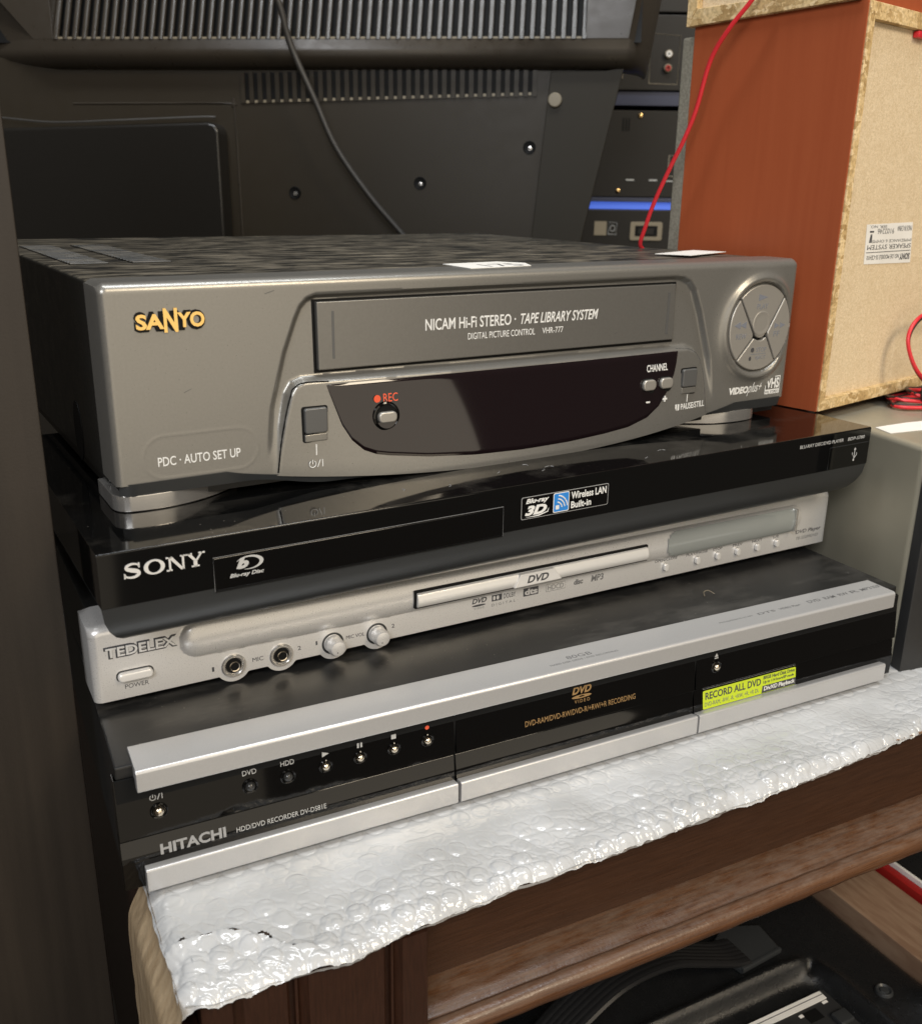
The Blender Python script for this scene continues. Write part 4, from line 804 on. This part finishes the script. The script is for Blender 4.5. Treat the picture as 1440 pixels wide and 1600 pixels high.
# raised module at left
prism('rear_module', M['tv_mod'], TV, [(-660, 60), (-327, 60), (-327.5, 318), (-331, 324), (-338, 326), (-660, 315)], -26, .5, 'y', 6, 5)
tube('module_trim', M['greykey'], TV, [(-640, -8, 329), (-560, -8, 329.5), (-500, -8, 325.5), (-430, -8, 328), (-345, -8, 331.5), (-338, -6, 330)], .8, 6, 5)
tube('panel_ridge', M['tv_gloss'], TV, [(-480, 0, 343), (-330, 0, 344), (-322, 0, 341), (-319, 0, 334), (-318, 0, 150)], .9, 6, 4)
for x, z in ((-263.5, 263.5), (-140.5, 274), (-37, 307)):
    lathe('screw_hole', M['void'], TV, x, z, [(6, 0), (5.4, -.9), (4.2, -.4), (0, -.4)], 20, 0); lathe('screw', M['chrome'], TV, x + .6, z - .8, [(2.2, 0), (1.8, -1.2), (0, -1.5)], 14, -.4)
cb = [(238, 585, 520), (252, 590, 450), (262, 590, 418), (270, 590, 389), (288, 582, 345), (304, 572, 304), (330, 556, 262), (358, 540, 226), (380, 525, 195), (390, 515, 160)]
tag(tube('power_cable', M['cable'], None, cb, 3.0, 8, 6), 'black cable hanging across the back of the television', 'cable')

# ================================================================== EQUIPMENT FAR BEHIND
BO, BR = (538.9, 769.9, 0), R(-27)
U0 = thing('rack_unit', 'plain black equipment box at the very top of the gap behind the television', 'hi-fi unit', BO, BR, 'black equipment behind the television')
box('case', M['unit'], U0, 60, 420, 30, 300, 470, 620, 1.5)
U1 = thing('rack_unit', 'black equipment box with white and red sockets, behind the television', 'hi-fi unit', BO, BR, 'black equipment behind the television')
box('case', M['unit'], U1, 60, 420, 0, 300, 382, 463, 1.5); box('bottom_plate', M['bluish'], U1, 60, 420, 4, 300, 365.5, 381.5, 1)
tube('socket_panel', M['socket'], U1, [(214.5, 0, 389.5), (214.5, 0, 443), (248, 0, 441), (248, 0, 389), (214.5, 0, 389.5)], .6, 5)
tube('socket_panel', M['socket'], U1, [(176, 0, 395), (183, 0, 395), (183, 0, 450)], .6, 5)
for z, m in ((421, 'paper'), (406, 'redcloth')):
    lathe('socket', M['socket'], U1, 235, z, [(4.6, 0), (4.6, -5), (3.6, -6), (2.2, -6), (2.2, -3), (0, -3)], 20, 0); lathe('socket_core', M[m], U1, 235, z, [(3.4, -6.1), (2.3, -6.4), (1.2, -6.1)], 18, 0)
lathe('screw', M['chrome'], U1, 212, 409, [(1.4, 0), (1, -1), (0, -1.1)], 12, 0); lathe('screw', M['chrome'], U1, 205, 455, [(1.2, 0), (1, -1), (0, -1.1)], 12, 0)
U2 = thing('rack_unit', 'black equipment box with brass screws, above the blue strip behind the television', 'hi-fi unit', BO, BR, 'black equipment behind the television')
box('case', M['unit'], U2, 60, 420, 8, 300, 262, 361, 1.5); box('trim', M['bluish'], U2, 60, 420, 4, 300, 256.5, 261.5, .5)
for x, z in ((208.6, 355), (187, 269.5)): lathe('screw', M['brass'], U2, x, z, [(3, 0), (2.6, -1.4), (1, -2), (0, -2)], 16, 8)
for x in (196, 224): box('slot_mark', M['stick_grey'], U2, x, x + 10, 7, 8.2, 281.2, 283)
tube('socket_panel', M['socket'], U2, [(262, 8, 310), (247, 8, 310.5), (246, 8, 287), (262, 8, 286)], .8, 5); box('slot_mark', M['stick_grey'], U2, 243, 262, 7, 8.2, 280.6, 282)
for x in (188, 191.5, 195): box('vent_slot', M['void'], U2, x, x + 1.6, 7.4, 8.2, 338, 352)
tag(box('blue_strip', M['bluestrip'], None, 0, 1, 0, 1, 0, 1), 'blue strip with painted glow for light through the gap between two black boxes behind the television', 'gap light')
bs = bpy.data.objects['blue_strip']; me = bs.data; bm = bmesh.new(); box_bm(bm, 60, 420, 10, 60, 248.0, 256.2); bevel(bm, 1, 2)
for v in bm.verts: v.co *= MM
bm.to_mesh(me); bm.free(); bs.location = Vector(BO) * MM; bs.rotation_euler = (0, 0, BR)
U3 = thing('rack_unit', 'black equipment box with putty framed socket, lowest in the gap behind the television', 'hi-fi unit', BO, BR, 'black equipment behind the television')
box('case', M['unit'], U3, 60, 420, 2, 300, 130, 247.6, 1.5)
prism('socket_frame', M['socket'], U3, rrect(204, 243.5, 211.5, 233.5, 2.5), 2.2, 0, 'y', .6); prism('socket_well', M['void'], U3, rrect(210, 237.5, 216.5, 229, .5), .3, -.3, 'y'); box('socket_block', M['unit'], U3, 214, 233, -.6, 0, 219, 226)
box('sticker', M['socket'], U3, 160, 175, .9, 2.1, 217, 233.5); text('sticker_lettering', U3, '|||||', 164, 170, 222, 230, .9, M['dark_ink']) if False else None
tube('symbol_panel', M['stick_grey'], U3, [(177.5, 1.9, 218.5), (177.5, 1.9, 232.5), (187.5, 1.9, 232), (187.5, 1.9, 218), (177.5, 1.9, 218.5)], .5, 5); tube('symbol_panel', M['stick_grey'], U3, [(182.5 + 3 * math.cos(t), 1.9, 225.4 + 3.6 * math.sin(t)) for t in np.linspace(0, 6.28, 16)], .4, 5)

# ================================================================== BELOW: VINYL CASE, PLANK
G = thing('vinyl_case', 'black grained vinyl amplifier case with strap handle and control panel, under the ledge', 'amplifier case', (0, 0, -200))
# top surface with recess ridge
ridge = [(230, 5.5), (385, 6.5), (398, 4), (406, -4), (409, -16), (410, -60), (410, -200)]
def gfn(x, y):
    dr = np.full(x.shape, 1e9)
    for (ax, ay), (bx, by) in zip(ridge, ridge[1:]):
        ex, ey = bx - ax, by - ay; t = np.clip(((x - ax) * ex + (y - ay) * ey) / (ex * ex + ey * ey), 0, 1); dr = np.minimum(dr, np.hypot(x - ax - ex * t, y - ay - ey * t))
    inside = ss(1, -5, np.maximum(y - 6, x - 409)); z = -9 * inside + 4.5 * np.exp(-(dr / 5.0) ** 2)
    dc = np.hypot(x - 450, (y + 58) * .6); z = z + 6 * np.exp(-(dc / 9) ** 2)
    e = np.clip((x - 452) / 9, 0, 1); z = z - 9 * e * e
    return x, y, z
sheet('top', M['tolex'], G, np.arange(90, 461.5, 2.0), np.arange(-180, 112, 2.0), gfn, None, 0)
box('body', M['tolex'], G, 90, 461, -180, 112, -238, -10, 2)
for x, y in ((374, 33), (428.5, -35)):
    o = lathe('screw_cup', M['satin'], G, 0, 0, [(5.6, 0), (5.2, -1.6), (4.4, -2.0), (3.2, -1.0), (0, -.9)], 24, 0); o.rotation_euler = (R(-90), 0, 0); o.location = Vector((x, y, .2)) * MM
    o = lathe('screw', M['skirt'], G, 0, 0, [(3, 0), (2.6, -.8), (0, -1)], 6, 0); o.rotation_euler = (R(-90), 0, 0); o.location = Vector((x, y, 1.1)) * MM
hs = catmull([(180, 4, 6), (205, 9, 16), (230, 14, 27), (262, 20, 34), (300, 26, 28), (330, 27, 16), (352, 27, 7), (366, 27, 4)], 6)
bm = bmesh.new(); rows = []
sec = [(-12, 0), (-12.5, 1.5), (-11, 2.4)] + [(a + d, 2.4 + b) for a in (-8.6, -5.2, -1.8, 1.6, 5.0, 8.4) for d, b in ((-1.5, 0), (-1.0, .22), (1.0, .22), (1.5, 0))] + [(11, 2.4), (12.5, 1.5), (12, 0)]
for i, c in enumerate(hs):
    t = (hs[min(i + 1, len(hs) - 1)] - hs[max(i - 1, 0)]).normalized(); s_ = Vector((-.15, 1, 0)); s_ = (s_ - t * s_.dot(t)).normalized(); nn = s_.cross(t) * -1
    if nn.z < 0: nn = -nn
    rows.append([bm.verts.new(c + s_ * a + nn * b) for a, b in sec])
for a, b in zip(rows, rows[1:]):
    for i in range(len(sec)): j = (i + 1) % len(sec); bm.faces.new((a[i], a[j], b[j], b[i]))
bm.faces.new(rows[0]); bm.faces.new(rows[-1]); fin(bm, 'strap_handle', M['rubber'], G, 30)
prism('handle_end', M['satin'], G, [(352, 38), (358, 14), (393, 17), (396, 40), (372, 50)], 0, 5.0, 'z', 1.5, 3)
prism('handle_end_edge', M['skirt'], G, [(358, 13), (393, 16), (393, 18.5), (358, 15.6)], 2, 5.6, 'z', .6)
box('control_panel', M['front_black'], G, 180, 401, -120, -13, -7.6, -5.4, .5)
box('panel_strip', M['paper'], G, 182, 397, -19.5, -13.6, -5.4, -4.6); box('panel_line', M['dark_ink'], G, 182, 397, -16.4, -15.9, -4.62, -4.5)
for i, (x, y) in enumerate(((352, -33), (318, -33), (284, -33))):
    o = lathe('panel_knob', M['stick_grey'] if i == 0 else M['mid_ink'], G, 0, 0, [(5.6, 0), (5.2, -4), (4.6, -7), (0, -7.6)], 24, 0); o.rotation_euler = (R(-90), 0, 0); o.location = Vector((x, y, -5.4)) * MM
box('panel_switch', M['satin'], G, 388, 399, -40, -31, -5.4, -2, 1.0); box('panel_socket', M['void'], G, 374, 385, -30, -22, -5.4, -4.8, .3)
for x, y, w_, h_ in ((371, -24, 4, 2), (384, -45, 9, 3.4), (337, -36, 7, 3), (392, -22, 4, 1.8)): box('panel_mark', M['paper'], G, x, x + w_, y, y + h_, -5.4, -5.2)
text('panel_lettering', G, 'POWER', 384.6, 392.4, -44.4, -42.4, -5.18, M['dark_ink'], plane='top', thick=.03); flat('panel_mark', M['paper'], G, [(368, -47), (373, -47), (370.5, -42)], -5.4, .2, 'z')
tag(box('wooden_plank', M['plank'], None, 462.5, 508, -140, 130, -215, -192, 1.5), 'raw brown plank on edge at the right of the black vinyl case', 'plank')
tag(prism('red_folder', M['redcloth'], None, [(510, -60), (517, -60), (517, 130), (510, 130)], -220, -188, 'z', .6), 'red card folder edge beside the raw brown plank', 'folder')
tag(box('cream_folder', M['paper'], None, 517.6, 520, -60, 130, -220, -185, .3), 'thin cream card edge standing against the red folder', 'folder')
tag(box('black_bag', M['tolex'], None, 525, 700, -120, 240, -330, -200, 8, 3), 'black vinyl bag behind the red card folder', 'bag')
tag(box('low_shelf', M['wood_v'], None, 20, 800, -190, 300, -440, -438.2), kind='structure')
for o in list(bpy.data.objects):
    if o.name in ('wooden_plank', 'red_folder', 'black_bag'): pass
